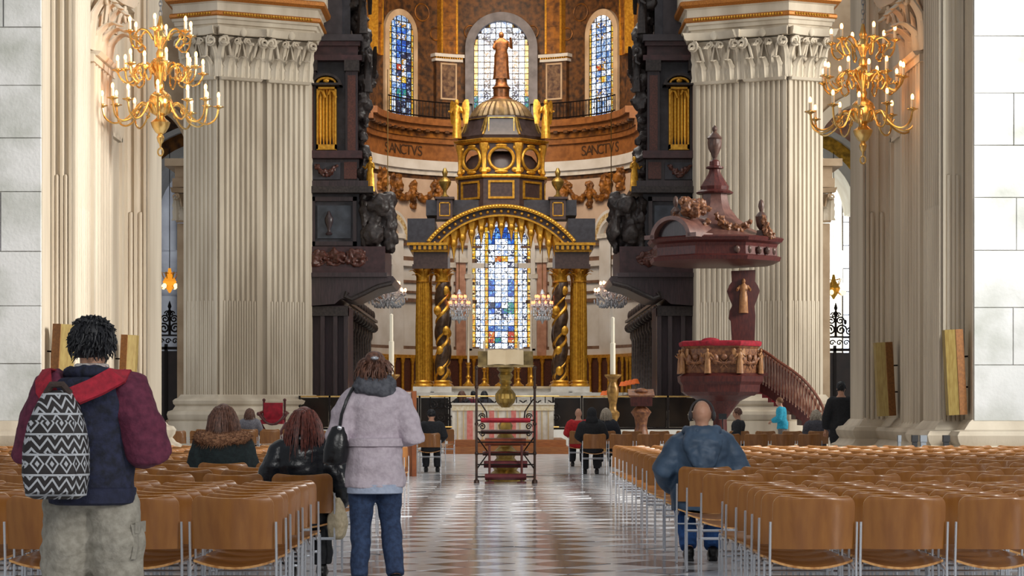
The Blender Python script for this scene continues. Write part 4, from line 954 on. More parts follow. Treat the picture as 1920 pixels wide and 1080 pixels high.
for sg in (-1, 1):
    def pg(u, v):
        x = u*.32; lift = .025*math.sin(PI*min(1, u*1.2)); q = Vector((sg*x, -lift, v*.30 - .12)); q.rotate(Euler((R(-28), 0, 0))); return Vector((cx, LD + .85, lz(671))) + q
    obj('page', MB().slab(pg, 8, 2, (0, .02, 0)), PAPER, bk)

# ================================================================ pulpit
PD = 66.0; ps = PD / F; pz = lambda y: Z(y, PD); pxx = lambda px: X(px, PD)
t = thing('pulpit', 'tall carved mahogany pulpit with tester canopy, red cushion and curved stair', 'pulpit', (pxx(1350), PD, 0))
cx = pxx(1350); o8 = lambda prof, m, nm, c=None, n=8, par=t: obj(nm, MB().lathe(prof, n, c or (cx, PD), rot=PI/8), m, par, angle=25)
o8([(.5, 0), (.5, .1), (.22, .35), (.2, 1.0), (.32, pz(775)), (.6, pz(752)), (1.0, pz(740))], MAHOG, 'stem', n=16)
o8([(1.05, pz(742)), (1.2, pz(735)), (1.22, pz(722)), (1.3, pz(716)), (1.32, pz(706)), (1.16, pz(700))], MAHOG, 'tub_base')
o8([(1.13, pz(702)), (1.16, pz(698)), (1.16, pz(655)), (1.2, pz(652)), (1.22, pz(648))], MAHOGL, 'tub_body')
o8([(1.24, pz(650)), (1.27, pz(646)), (1.27, pz(642)), (1.2, pz(640))], REDCL, 'red_cushion')
b = MB(); b.ellip((pxx(1327), PD - .9, pz(641)), (.28, .22, .1), 12, 6); obj('book_cushion', b, REDCL, t)
for k in range(8):
    a = k*PI/4; nx, ny = math.sin(a), -math.cos(a)
    if ny > .8: continue
    p = Vector((cx + nx*1.1, PD + ny*1.1, 0)); rzv = a
    b = MB(); b.tube([(q*.42*1.0, -.02, -.16*math.sin(PI*(q + 1)/2)) for q in [i/6 - 1 for i in range(13)]], .05, 6); b.ellip((0, -.02, .02), (.1, .05, .1), 8, 6)
    for s2 in (-1, 1): b.obox((0, -.05, -.18), (.02, .03, .34), (0, s2*R(40), 0)); b.ellip((s2*.25, -.03, -.05), (.1, .05, .16), 8, 6)
    obj('carved_garland', b.xf(Matrix.Translation((p.x, p.y, pz(672))) @ Matrix.Rotation(rzv, 4, 'Z')), MAHOGL, t)
    a2 = a + PI/8
    b = MB(); robed(b, (cx + math.sin(a2)*1.24, PD - math.cos(a2)*1.24, pz(701)), pz(655) - pz(701), a2, ((.3, .8), (.3, .75)), k % 2 == 0); obj('carved_cherub', b, mat('pale_limewood', '#a8784a', '#8a5c38', .5, scale=12), t)
# back panel
b = MB(); prof = [(1378, 640), (1376, 600), (1372, 595), (1374, 580), (1379, 570), (1372, 553), (1369, 543), (1373, 532), (1378, 525), (1377, 505), (1422, 503), (1421, 525), (1427, 534), (1430, 543), (1426, 556), (1420, 572), (1422, 590), (1420, 640)]
b.vprism([(pxx(x), pz(y)) for x, y in prof], PD + .75, PD + .95); obj('back_panel', b, MAHOG, t)
b = MB(); robed(b, (pxx(1399), PD + .7, pz(585)), pz(520) - pz(585), 0); obj('carved_figure', b, MATS['pale_limewood'], t)
# tester: concave canopy, crown, urn
tx = pxx(1340)
o8([(1.75, pz(497)), (1.98, pz(493)), (2.02, pz(486)), (1.9, pz(483)), (1.88, pz(468)), (1.92, pz(462)), (2.04, pz(458)), (2.1, pz(452)), (2.02, pz(449))], MAHOG, 'tester_cornice', (tx, PD))
o8([(1.9, pz(451)), (1.55, pz(443)), (1.1, pz(430)), (.7, pz(410)), (.48, pz(392)), (.4, pz(375)), (.38, pz(364))], mat('pulpit_roof', '#6e4a40', '#573630', .45, scale=6, coat=.1), 'tester_roof', (tx, PD))
o8([(.52, pz(364)), (.55, pz(361)), (.45, pz(357)), (.4, pz(356)), (.42, pz(350)), (.3, pz(338)), (.18, pz(325)), (.16, pz(318)), (.26, pz(316)), (.25, pz(313)), (.16, pz(311)), (.15, pz(303)), (.1, pz(300))], MAHOG, 'crown', (tx, PD), 12)
o8([(.1, pz(302)), (.06, pz(297)), (.1, pz(290)), (.19, pz(278)), (.21, pz(268)), (.2, pz(262)), (.23, pz(259)), (.14, pz(253)), (.08, pz(249)), (.05, pz(247)), (.08, pz(243)), (.07, pz(239)), (.01, pz(235))], mat('urn_brown', '#5c4238', '#46302a', .4, scale=8), 'finial_urn', (tx, PD), 14)
# arched gablets on the tester faces, seen on the near-left side
for a in (-PI/4,):
    M = Matrix.Translation((tx + math.sin(a)*1.72, PD - math.cos(a)*1.72, pz(452))) @ Matrix.Rotation(a, 4, 'Z')
    b = MB(); b.arch(0, 0, 0.02, .63, -.1, .9, 0, 180, 18, .82); obj('gablet_recess', b.xf(M), DARKW, t)  # filled with darker wood, giving the recess its shade by colour
    b = MB(); b.arch(0, 0, .62, .76, -.3, .9, 0, 180, 18, .82); b.box(-.98, -.6, -.3, .45, -.02, .1); b.box(.6, .98, -.3, .45, -.02, .1)
    M = Matrix.Translation((tx + math.sin(a)*1.72, PD - math.cos(a)*1.72, pz(452))) @ Matrix.Rotation(a, 4, 'Z'); obj('gablet', b.xf(M), MATS['pulpit_roof'], t)
for k in range(5):
    x = tx + (.85 + k*.24); b = MB(); b.box(x - .08, x + .08, PD - 1.78 + k*.02, PD - 1.6, pz(480), pz(470)) if False else b.ellip((tx + 1.82*math.sin(R(15 + 12*k)), PD - 1.82*math.cos(R(15 + 12*k)), pz(475)), (.09, .06, .12), 8, 6); obj('frieze_carving', b, MATS['urn_brown'], t)
for px, s_, y0 in ((1420, 1, 437), (1262, .9, 425)):
    x = pxx(px); b = MB(); b.box(x - .12, x + .12, PD - 1.1, PD - .86, pz(450), pz(y0)); b.lathe([(.05, 0), (.13, .12), (.16, .3), (.17, .4), (.1, .5), (.05, .55), (.09, .7), (.06, .85), (.01, .9)], 12, (x, PD - .98), pz(y0), s_); obj('corner_urn', b, MATS['urn_brown'], t)
for (p0, p1) in ((1340, 1408), (1432, 1450), (1262, 1330)):
    b = MB(); q0, q1 = P(p0, 400 if p0 < 1400 else 405, PD - 1.1), P(p1, 415 if p1 < 1420 else 435, PD - 1.2); b.tube([q0.lerp(q1, k/10) - Vector((0, 0, .35*math.sin(PI*k/10))) for k in range(11)], [.07 + .07*math.sin(PI*k/10) for k in range(11)], 7); obj('carved_swag', remesh(b, .03, 0, .09, (9, 9, 9), p0*.1), MAHOGL, t)
b = MB(); b.ellip((pxx(1290), PD - 1.4, pz(398)), (.35, .2, .3)); b.ellip((pxx(1275), PD - 1.45, pz(388)), (.14, .14, .16)); b.ellip((pxx(1305), PD - 1.3, pz(390)), (.25, .2, .12), rot=(0, .5, 0)); b.tube([(pxx(1275), PD - 1.45, pz(402)), (pxx(1300), PD - 1.5, pz(410)), (pxx(1325), PD - 1.4, pz(398))], [.1, .12, .06], 8); obj('carved_cherub_group', remesh(b, .03, 0, .1, (7, 7, 7), 2), MAHOGL, t)
# curved stair with balusters
st = []
for i in range(12):
    q = i/11; px = 1425 + 122*q; d = PD + .9 - 1.6*math.sin(PI*q*.5)*.6 + .4*q
    RL = ((1425, 655), (1440, 663), (1460, 678), (1480, 691), (1500, 706), (1520, 726), (1535, 748), (1548, 776))
    for (pa, ya), (pb, yb) in zip(RL, RL[1:]):
        if pa <= px <= pb: yr = ya + (yb - ya)*(px - pa)/(pb - pa)
    st.append((X(px, d), d, max(Z(yr, d) - .98, .12)))
for i in range(11):
    (x0, y0, z0), (x1, y1, z1) = st[i], st[i+1]
    b = MB(); b.loft([[(x0, y0 - .05, z1 - .25), (x1 + .03, y1 - .05, z1 - .25), (x1 + .03, y1 - .05, z1), (x0, y0 - .05, z1)], [(x0, y0 + 1.0, z1 - .25), (x1 + .03, y1 + 1.0, z1 - .25), (x1 + .03, y1 + 1.0, z1), (x0, y0 + 1.0, z1)]]); obj('stair_step', b, MAHOG if i > 4 else REDCL, t, smooth=False)
for dy, nm in ((-.04, 'handrail'), (1.0, 'handrail')):
    b = MB(); b.tube([(x, y + dy, z + .98 - (.12 if 0 else 0)) for x, y, z in st], .045, 8); obj(nm, b, mat('stair_rail', '#7d4a36', '#653728', .35, scale=6), t)
    for i in range(11):
        for h_ in (0, .5):
            x, y, z = (Vector(st[i]).lerp(Vector(st[i+1]), h_)); b = MB(); b.lathe([(.03, 0), (.022, .2), (.035, .35), (.02, .6), (.028, .98)], 6, (x, y + dy), z - .03); obj('baluster', b, MATS['stair_rail'] if dy > 0 else mat('pale_baluster', '#9c7058', '#6d4030', .3, scale=6), t)  # near-side balusters paler than the rear ones
b = MB(); b.loft([[(x, y - .06, z - .3), (x, y - .02, z - .3), (x, y - .02, z + .05), (x, y - .06, z + .05)] for x, y, z in st]); obj('stair_string', b, MAHOG, t)
b = MB(); b.box(cx + .9, st[0][0] + .1, PD - .3, PD + 1.6, pz(705), pz(699)); obj('landing', b, MAHOG, t, smooth=False)

# ================================================================ big brass chandeliers
def chandelier(px, d, ytop, ybot, label, rot):
    x = X(px, d); s_ = d / F; z = lambda y: Z(y, d)
    dy = ytop
    t = thing('chandelier', label, 'chandelier', (x, d, z(ybot)), 'great brass chandeliers in the crossing')
    yy = lambda v: z(ytop + v)          # v: pixels below the top of the stem
    b = MB(); prof = [(248, 2), (240, 4), (236, 9), (228, 12), (222, 7), (218, 16), (208, 26), (200, 30), (192, 14), (188, 12), (183, 26), (172, 34), (160, 36), (150, 32), (143, 20), (138, 10), (130, 13), (122, 8), (114, 14), (106, 22), (98, 30), (90, 32), (84, 26), (78, 12), (70, 14), (62, 8), (52, 12), (46, 20), (40, 22), (34, 14), (28, 9), (20, 12), (12, 8), (0, 4)]
    b.lathe([(r_*s_*.62, yy(v)) for v, r_ in prof], 20, (x, d)); obj('stem', b, BRASS, t)
    b = MB(); b.tube([(x + 5*s_*math.cos(a), d, yy(255) + 7*s_*math.sin(a)) for a in [2*PI*k/16 for k in range(16)]], 1.6*s_, 6, closed=True); obj('pendant_ring', b, BRASS, t)
    ch = MB(); zt = 10.8; zz = yy(0); k = 0
    while zz < zt:
        ry = k % 2
        ch.tube([(x + (0 if ry else .022*math.cos(a)), d + (.022*math.cos(a) if ry else 0), zz + .045 + .05*math.sin(a)) for a in [2*PI*q/8 for q in range(8)]], .009, 4, closed=True); zz += .075; k += 1
    obj('chain', ch, STEEL, t)
    for n, rad_, va, vc, a0 in ((12, 108, 178, 172, rot), (12, 80, 104, 108, rot + .2), (6, 60, 40, 36, rot + .4)):
        for i in range(n):
            a = a0 + 2*PI*i/n; ca, sa = math.cos(a), math.sin(a); alt = 8 if (n == 12 and i % 2) else 0
            rr = rad_ - alt*1.2; vcup = vc - 0 - alt
            def q(r_, v): return (x + r_*s_*ca, d + r_*s_*sa, yy(v))
            pts = [(14, va - 2), (26, va - 14), (42, va - 14), (50, va), (44, va + 10), (36, va + 5)] if False else [(16, va + 4), (26, va - 10), (40, va - 12), (50, va + 2), (rr*.62, va + 18), (rr*.8, va + 24), (rr*.95, va + 14), (rr, vcup)]
            # smooth the arm
            cv = []
            for j in range(len(pts) - 1):
                p0, p1, p2, p3 = pts[max(j-1, 0)], pts[j], pts[j+1], pts[min(j+2, len(pts)-1)]
                for w_ in (0, .25, .5, .75):
                    cv.append(tuple(.5*((2*p1[e]) + (-p0[e] + p2[e])*w_ + (2*p0[e] - 5*p1[e] + 4*p2[e] - p3[e])*w_*w_ + (-p0[e] + 3*p1[e] - 3*p2[e] + p3[e])*w_**3) for e in (0, 1)))
            cv.append(pts[-1])
            b = MB(); b.tube([q(*c_) for c_ in cv], 2.0*s_, 6)
            b.tube([q(50 + 8*math.cos(u)*(1 - u/9), va + 2 + 8*math.sin(u)*(1 - u/9)) for u in [k*.6 for k in range(10)]], 1.2*s_, 5)
            c0 = q(rr, vcup); b.lathe([(2, -2), (4, 0), (11, 2.5), (11, 3.2), (4, 3), (3.5, 6)], 12, (c0[0], c0[1]), c0[2], s_); ao = obj('arm', b, BRASS, t)
            b = MB(); b.lathe([(3.0, 5), (3.0, 20), (1, 21)], 8, (c0[0], c0[1]), c0[2], s_); obj('candle', b, CANDLE, ao)
            b = MB(); b.ellip((c0[0], c0[1], c0[2] + 25*s_), (3.0*s_, 3.0*s_, 6*s_), 8, 6); obj('bulb', b, FLAME, ao)
    return t
chandelier(301, 36.0, 30, 285, 'many-armed brass chandelier hanging before the north pier, lit candles', .1)
chandelier(1618, 36.0, 45, 300, 'many-armed brass chandelier hanging before the south pier, lit candles', .3)
for px, ytop, d in ((301, 30, 36.0), (1618, 45, 36.0)):
    for v in (60, 150):
        l = bpy.data.lights.new('chandelier_glow', 'POINT'); l.energy = 9; l.color = (1, .65, .35); l.shadow_soft_size = .3
        o = bpy.data.objects.new('chandelier_glow', l); C.objects.link(o); o.location = P(px, ytop + v, d) - Vector((0, .55, 0))

# crystal chandeliers in the choir
def crystal(px, py, d, w_, h, label, hang, pink):
    c_ = P(px, py, d); s_ = d / F; x, y, z = c_
    t = thing('crystal_chandelier', label, 'chandelier', (x, y, z - h*s_), 'crystal chandeliers over the choir stalls' if not pink else 'crystal chandeliers beside the high altar')
    b = MB(); b.lathe([(.02, -h*s_*.95), (.1, -h*s_*.7), (.07, -h*s_*.4), (.12, -.1), (.05, .1), (.05, h*s_*.5), (.12, h*s_*.7), (.03, h*s_*.95)], 10, (x, y), z); obj('crystal_stem', b, CRYST, t)
    b = MB(); b.tube([(x, y, z + h*s_*.9), (x, y, Z(hang, d))], .018, 5); obj('hanging_rod', b, BRASS, t)
    for tier, (rr, zo, n) in enumerate(((w_*s_*.5, 0, 10), (w_*s_*.33, h*s_*.35 if pink else .25, 7))):
        for i in range(n):
            a = 2*PI*i/n + tier*.3; ex, ey = x + rr*math.cos(a), y + rr*math.sin(a)
            b = MB(); b.tube([(x, y, z + zo - .1), (x + rr*.5*math.cos(a), y + rr*.5*math.sin(a), z + zo - .22), (ex, ey, z + zo)], .025, 5)
            b.lathe([(.03, 0), (.09, .02), (.03, .05), (.025, .12)], 8, (ex, ey), z + zo)
            for k in range(3): b.ellip((ex + .06*math.cos(k*2.1), ey + .06*math.sin(k*2.1), z + zo - .14 - .07*k), (.03, .03, .06), 6, 4)
            ao = obj('crystal_arm', b, CRYST, t)
            b = MB(); b.ellip((ex, ey, z + zo + .17), (.05, .05, .075), 8, 6); obj('shade', b, FLAMEP if pink else mat('warm_bulb', '#ffb58a', emit=4), ao)
    b = MB()
    for i in range(16):
        a = 2*PI*i/16
        for k in range(5):
            rr = w_*s_*.5*(.35 + .13*k); b.ellip((x + rr*math.cos(a), y + rr*math.sin(a), z - .2 - h*s_*.45*math.sin(PI*(k + .5)/5.5)), (.035, .035, .06), 5, 4)
    tag(obj('crystal_drops', b, CRYST, t), kind='stuff')
crystal(727, 553, 80, 66, 26, 'crystal chandelier with warm bulbs hanging beside the north organ case', 130, False)
crystal(1146, 553, 80, 60, 26, 'crystal chandelier with warm bulbs hanging beside the south organ case', 130, False)
crystal(861, 575, 98.3, 38, 34, 'pink-lit tiered crystal chandelier by the north twisted column', 415, True)
crystal(1017, 575, 98.3, 38, 34, 'pink-lit tiered crystal chandelier by the south twisted column', 415, True)
# gilt aisle lamps
for px, py, d, lab, hang in ((318, 528, 84, 'glowing orange gilt lamp hanging in the north aisle', 280), (1563, 540, 84, 'ornate gilt lamp hanging in the bright south aisle', 285)):
    c_ = P(px, py, d); x, y, z = c_; t = thing('hanging_lamp', lab, 'lamp', (x, y, z - .4))
    b = MB(); b.lathe([(.03, -.42), (.1, -.3), (.22, -.12), (.26, .0), (.16, .15), (.08, .3), (.05, .5)], 12, c_[:2], z); obj('lamp_body', b, mat('glowing_gilt', '#f09a28', emit=.9) if px < 500 else GOLDB, t)
    b = MB(); b.tube([(x, y, z + .45), (x, y, Z(hang, d))], .015, 5); obj('rod', b, IRON, t)
    for k in range(6):
        a = 2*PI*k/6 + .2; ex, ey = x + .42*math.cos(a), y + .42*math.sin(a)
        b = MB(); b.tube([(x + .1*math.cos(a), y + .1*math.sin(a), z - .1), (x + .3*math.cos(a), y + .3*math.sin(a), z - .25), (ex, ey, z - .15)], .025, 5); ao = obj('lamp_arm', b, GOLDB, t)
        b = MB(); b.tube([(x + .1*math.cos(a), y + .1*math.sin(a), z + .3), (x + .3*math.cos(a), y + .3*math.sin(a), z + .35), (x + .2*math.cos(a), y + .2*math.sin(a), z + .1)], .022, 5); obj('lamp_scroll', b, GOLDB, t)
        b = MB(); b.ellip((ex, ey, z - .18), (.085, .085, .1), 8, 6); obj('globe', b, mat('lamp_globe', '#ffd9a0', emit=2.2), ao)

# ================================================================ iron screens, gates
def gate(px0, px1, ytop, d, cpx, lab):
    x0, x1 = X(px0, d), X(px1, d); t = thing('iron_gate', lab, 'gate', ((x0 + x1)/2, d, 0)); zt = Z(ytop, d)
    n = 3
    for i in range(n):
        a, b_ = x0 + (x1 - x0)*i/n, x0 + (x1 - x0)*(i + 1)/n
        obj('gate_panel', MB().box(a + .03, b_ - .03, d, d + .06, .1, zt - .25), mat('gate_bronze', '#2c1d1a', '#1d1312', .5, scale=3), t, smooth=False)
        obj('gate_post', MB().box(a - .05, a + .05, d - .06, d + .12, 0, zt), IRON, t, smooth=False)
    obj('gate_post', MB().box(x1 - .05, x1 + .05, d - .06, d + .12, 0, zt), IRON, t, smooth=False)
    b = MB(); b.box(x0, x1, d - .06, d + .12, zt - .2, zt - .1); b.box(x0, x1, d - .06, d + .12, zt + .28, zt + .34)
    k = x0
    while k < x1 - .2: spiral(b, (k + .12, zt + .1), .11, 1.2, 1, d, .025); k += .25
    obj('scroll_rail', b, IRON, t)
    b = MB(); xc = X(cpx, d); z0 = zt + .34
    for sg in (-1, 1):
        spiral(b, (xc + sg*.2, z0 + .22), .2, 1.6, sg, d, .035); spiral(b, (xc + sg*.16, z0 + .55), .15, 1.5, sg, d, .03); spiral(b, (xc + sg*.5, z0 + .16), .16, 1.6, sg, d, .03); spiral(b, (xc + sg*.08, z0 + .75), .1, 1.2, sg, d, .025)
        b.ellip((xc + sg*.34, d, z0 + .5), (.06, .03, .1), 6, 4)
    b.lathe([(.05, 0), (.04, .7), (.1, .8), (.03, .9), (.07, 1.0), (.01, 1.2)], 8, (xc, d), z0); obj('cresting', b, IRON, t)
    return t
gate(230, 352, 645, 80, 318, 'dark bronze gate with scrolled iron cresting at the north aisle')
gate(1528, 1640, 648, 80, 1567, 'dark bronze gate with scrolled iron cresting at the south aisle')

# ================================================================ loudspeaker columns on the piers
def speaker(px, y0, y1, d, w_, sg, lab, mtop):
    c_ = P(px, (y0 + y1)/2, d); h = (y1 - y0)*d/F; t = thing('loudspeaker_column', lab, 'loudspeaker', tuple(c_ - Vector((0, 0, h/2))))
    poly = [(-.5, .5), (-.5, -.05), (-.16*sg*-1, -.5), (.5, -.05), (.5, .5)] if False else [(-.5, .5), (-.5, -.3), (.05*sg, -.5), (.5, -.3), (.5, .5)]
    M = Matrix.Translation(c_) @ Matrix.Rotation(R(-sg*3.0), 4, 'Y')
    b = MB(); b.prism([(x*w_, y*w_) for x, y in poly], -h/2, h/2); bo = obj('cabinet', b.xf(M), mat('golden_veneer', '#a08a4c', '#8b7238', .55, scale=6, stretch=(8, 8, 1)), t, smooth=False)
    b = MB(); 
    e0, e1 = Vector((.05*sg*w_, -.5*w_, 0)), Vector((sg*.5*w_, -.3*w_, 0)); nrm = Vector(((e1 - e0).y, -(e1 - e0).x, 0)).normalized(); nrm = nrm if nrm.y < 0 else -nrm
    b.add([M @ (e0 + nrm*k + Vector((0, 0, z))) for k in (0, .012) for z in (-h/2, h/2)] + [M @ (e1 + nrm*k + Vector((0, 0, z))) for k in (0, .012) for z in (-h/2, h/2)], [(0, 1, 3, 2), (4, 6, 7, 5), (0, 4, 5, 1), (2, 3, 7, 6), (0, 2, 6, 4), (1, 5, 7, 3)])
    obj('facet_plate', b, mat('brown_facet', '#8a5a2c', '#744a24', .6, scale=30), t, smooth=False)  # browner plate over one front facet of the cabinet
    b = MB()
    for zo in (-h*.18, h*.18): b.tube([M @ Vector((sg*.3*w_, .3*w_, zo)), M @ Vector((sg*.95*w_, .5*w_, zo))], .014, 6)
    obj('wall_bracket', b, IRON, t)
speaker(1790, 618, 778, 31.2, .25, 1, 'tall golden loudspeaker column on the bright stone edge of the south pier', 0)
speaker(1659, 642, 780, 37.6, .28, 1, 'shorter golden loudspeaker column on the plain flank of the south pier', 0)
speaker(116, 608, 770, 31.2, .27, -1, 'golden loudspeaker column on the sunlit edge of the north pier', 0)
speaker(240, 628, 770, 37.6, .26, -1, 'golden loudspeaker column behind the shoulder of the backpack man', 0)

# ================================================================ free-standing things
# tall processional candlesticks
def big_candle(px, d, ystand, ytop, lab, yb=None):
    x = X(px, d); t = thing('floor_candlestick', lab, 'candlestick', (x, d, 0)); zs, zt = Z(ystand, d), Z(ytop, d)
    b = MB(); b.lathe([(.36, 0), (.36, .08), (.24, .2), (.14, .35), (.2, .5), (.11, .62), (.12, zs*.42), (.19, zs*.48), (.19, zs*.52), (.11, zs*.56), (.1, zs*.62), (.17, zs*.76), (.17, zs*.82), (.1, zs*.9), (.14, zs*.94), (.24, zs*.98), (.24, zs)], 14, (x, d)); obj('stand', b, mat('gilt_wood', '#a9803f', '#7c5828', .4, metal=.3, scale=10), t)
    b = MB(); b.lathe([(.075, zs), (.075, zs + (zt - zs)*.55), (.05, zs + (zt - zs)*.56), (.05, zt), (.01, zt + .03)], 12, (x, d)); obj('candle', b, CANDLE, t)
big_candle(1149, 64, 702, 596, 'tall ivory candle on a carved brass floor stand south of the nave altar')
big_candle(734, 64, 702, 590, 'tall ivory candle on a floor stand north of the nave altar')
# wooden pedestal lectern right of the altar
d = 65; x = X(1202, d); t = thing('reading_desk', 'small carved wooden reading desk on a baluster foot beside the choir rail', 'lectern', (x, d, 0))
b = MB(); b.lathe([(.42, 0), (.42, .3), (.25, .45), (.16, .8), (.2, 1.05), (.3, 1.2), (.22, 1.3), (.1, 1.4), (.1, Z(760, d))], 12, (x, d)); obj('baluster_foot', b, MAHOGL, t)
b = MB(); b.obox((x, d - .05, Z(748, d)), (.62, .5, .28), (R(18), 0, 0)); obj('desk', b, MAHOG, t, smooth=False)
b = MB(); b.obox((x, d - .05, Z(737, d)), (.75, .6, .05), (R(18), 0, 0)); b.ellip((x, d, Z(734, d)), (.2, .15, .1), 10, 6); obj('desk_top', b, MAHOGL, t)
# red throne chair
d = 64.5; x = X(512, d); t = thing('throne_chair', 'carved wooden curved-frame armchair with crimson seat and back', 'chair', (x, d, 0)); s_ = d/F
zz = lambda y: Z(y, d)
b = MB(); b.box(x - .3, x + .25, d + .28, d + .34, zz(790), zz(755)); obj('backrest', b, REDCL, t, smooth=False)
b = MB(); b.box(x - .34, x + .3, d - .28, d + .28, zz(795), zz(787)); obj('seat', b, REDCL, t, smooth=False)
for yy in (-.3, .3):
    b = MB(); b.tube([(x - .4 + .8*k/12, d + yy, zz(795) - .45 + .5*abs(k/6 - 1)**1.6) for k in range(13)], .04, 6); obj('curved_leg', b, MAHOG, t)
    b = MB(); b.tube([(x - .4 + .8*k/12, d + yy, zz(793) + .3 - .34*(1 - abs(k/6 - 1)**2)) for k in range(13)], .035, 6); obj('arm_curve', b, MAHOG, t)
for sg in (-1, 1):
    b = MB(); b.tube([(x + sg*.38, d - .34, zz(777)), (x + sg*.42, d + .1, zz(775)), (x + sg*.32, d + .34, zz(772))], .04, 6); b.ellip((x + sg*.38, d - .36, zz(776)), .06, 8, 6); obj('armrest', b, MAHOG, t)
    b = MB(); b.tube([(x + sg*.3, d + .33, zz(795)), (x + sg*.3, d + .36, zz(752))], .035, 6); b.ellip((x + sg*.3, d + .36, zz(750)), .05, 8, 6); obj('back_post', b, MAHOG, t)
    b = MB(); b.box(x + sg*.34 - .05, x + sg*.34 + .05, d - .4, d + .4, 0, .09); obj('foot', b, MAHOG, t, smooth=False)
b = MB(); b.tube([(x - .38, d - .3, .09), (x - .2, d, zz(795) - .3), (x, d, zz(795) - .42), (x + .2, d, zz(795) - .3), (x + .38, d - .3, .09)], .035, 6); obj('stretcher', b, MAHOG, t)
# notice stand in the aisle by the woman
d = 43.0; x = X(765, d); t = thing('notice_stand', 'upright warm oak board with a white notice sheet beside the aisle', 'sign', (x, d, 0))
obj('board', MB().box(X(738, d), X(781, d), d, d + .06, 0, Z(733, d)), OAKM, t, smooth=False)
obj('side_board', MB().box(X(773, d), X(781, d), d - .12, d, 0, Z(735, d)), mat('orange_oak', '#b0622f', '#944d22', .4, scale=5), t, smooth=False)
ns = obj('notice_sheet', MB().box(X(740, d), X(771, d), d - .012, d, Z(777, d), Z(735, d)), mat('notice_paper', '#dcd6d2', '#cdc6c2', .8, scale=8), t, smooth=False)
for k in range(7):
    obj('print_line', MB().box(X(744, d), X(766 - 3*(k % 3), d), d - .014, d - .012, Z(742 + 4.4*k, d) - .006, Z(742 + 4.4*k, d) + .006), mat('grey_print', '#77706e', None, .8), ns, smooth=False)
obj('lower_panel', MB().box(X(742, d), X(760, d), d - .03, d, .1, Z(842, d)), WOODED, t, smooth=False)
# stanchions at the foot of the south pier
for px, w_, m, lab in ((1686, 5, STEEL, 'slim silver post standing at the base of the south pier'), (1715, 9, BLACKP, 'dark post with black head beside the pale box at the south pier'), (1731, 10, STEEL, 'pale steel box post at the base of the south pier'), (1774, 10, BLACKP, 'lone dark post with black head near the bright stone wall')):
    d = 30.42; x = X(px, d)
    t = thing('queue_post', lab, 'post', (x, d, 0)); s_ = d/F; zt = Z(816, d)
    b = MB(); b.lathe([(.15, 0), (.15, .02), (.03, .04)], 14, (x, d)); obj('foot', b, BLACKP, t)
    b = MB(); b.box(x - w_*s_/2, x + w_*s_/2, d - .03, d + .03, .03, zt - .05); obj('post', b, m, t, smooth=False)
    b = MB(); b.box(x - w_*s_*.62, x + w_*s_*.62, d - .045, d + .045, zt - .09, zt); obj('head', b, BLACKP if m == BLACKP else STEEL, t, smooth=False)
# small stand by the pulpit
d = 62; x = X(1355, d); t = thing('music_stand', 'black folding music stand in front of the pulpit stem', 'music stand', (x, d, 0))
b = MB(); b.tube([(x, d, .3), (x, d, Z(785, d))], .015, 6)
for k in range(3): b.tube([(x, d, .35), (x + .3*math.cos(k*2.1), d + .3*math.sin(k*2.1), .0)], .012, 5)
obj('tripod', b, BLACKP, t); obj('desk', MB().obox((x, d, Z(781, d)), (.22, .03, .16), (R(-15), 0, 0)), BLACKP, t, smooth=False)
# ================================================================ chairs
def back_fn(u, v):
    w_ = .225; x = (u - .5) * 2
    z0, z1 = .515, .795
    v = 1 - (1 - v)**1.9
    # rounded upper corners
    rc = .05; zz = z0 + (z1 - z0) * v; lim = w_
    if zz > z1 - rc: q = (zz - (z1 - rc)) / rc; lim = w_ - rc * (1 - math.sqrt(max(0, 1 - q*q)))
    zz += .012 * x*x * v
    return (x*lim, -.055*(1 - x*x) - .04 - .05*v, zz)
bk_ = MB().slab(back_fn, 14, 12, (0, .013, .002), 0, 1)
def seat_fn(u, v):
    x = (u - .5) * 2; y = v * .42 - .01; w_ = .225 * (1 - .04*v)
    return (x*w_, y - .02*(1 - x*x)*(1 - v), .455 - .03*(1 - x*x)*(1 - v)**.6 - .012*(1 - x*x) - .02*max(0, v - .8)*5*.3)
st_ = MB().slab(seat_fn, 10, 8, (0, 0, -.013), 0, 1)
def rod(pts, r=.0075, n=6): return MB().tube(pts, r, n)
CH = {'backrest': mesh_of('backrest', bk_, [WOODCH, WOODED]), 'seat': mesh_of('seat', st_, [WOODCH, WOODED])}
CH['rear_leg'] = mesh_of('rear_leg', rod([(0, -.075, .665), (0, -.05, .45), (0, -.06, .2), (0, -.075, .006)]), CHROME)
CH['front_leg'] = mesh_of('front_leg', rod([(0, .02, .43), (0, .34, .428), (0, .365, .41), (0, .37, .2), (0, .37, .006)]), CHROME)
CH['stretcher'] = mesh_of('stretcher', rod([(-.215, .36, .3), (.215, .36, .3)]).join(rod([(-.235, -.052, .33), (.235, -.052, .33)])).join(rod([(-.235, -.05, .4), (-.215, .02, .43)])).join(rod([(.235, -.05, .4), (.215, .02, .43)])), CHROME)
def make_chair(x, y, label, group, rz=0):
    t = thing('plywood_chair', label, 'chair', (x, y, 0), group); t.rotation_euler.z = rz
    for nm, me, off in (('backrest', 'backrest', 0), ('seat', 'seat', 0), ('leg', 'rear_leg', -.237), ('leg', 'rear_leg', .237), ('leg', 'front_leg', -.215), ('leg', 'front_leg', .215), ('stretcher', 'stretcher', 0)):
        o = bpy.data.objects.new(nm, CH[me]); C.objects.link(o); o.parent = t; o.location = (off, 0, 0)
    return t
ROWS = [12.35 + .45*i for i in range(7)] + [16.6, 17.7, 18.7, 20.1, 21.4, 22.6, 23.5, 24.4, 25.3, 26.3, 27.1, 27.9, 28.9, 29.8]
rc_ = random.Random(21)
spots = []
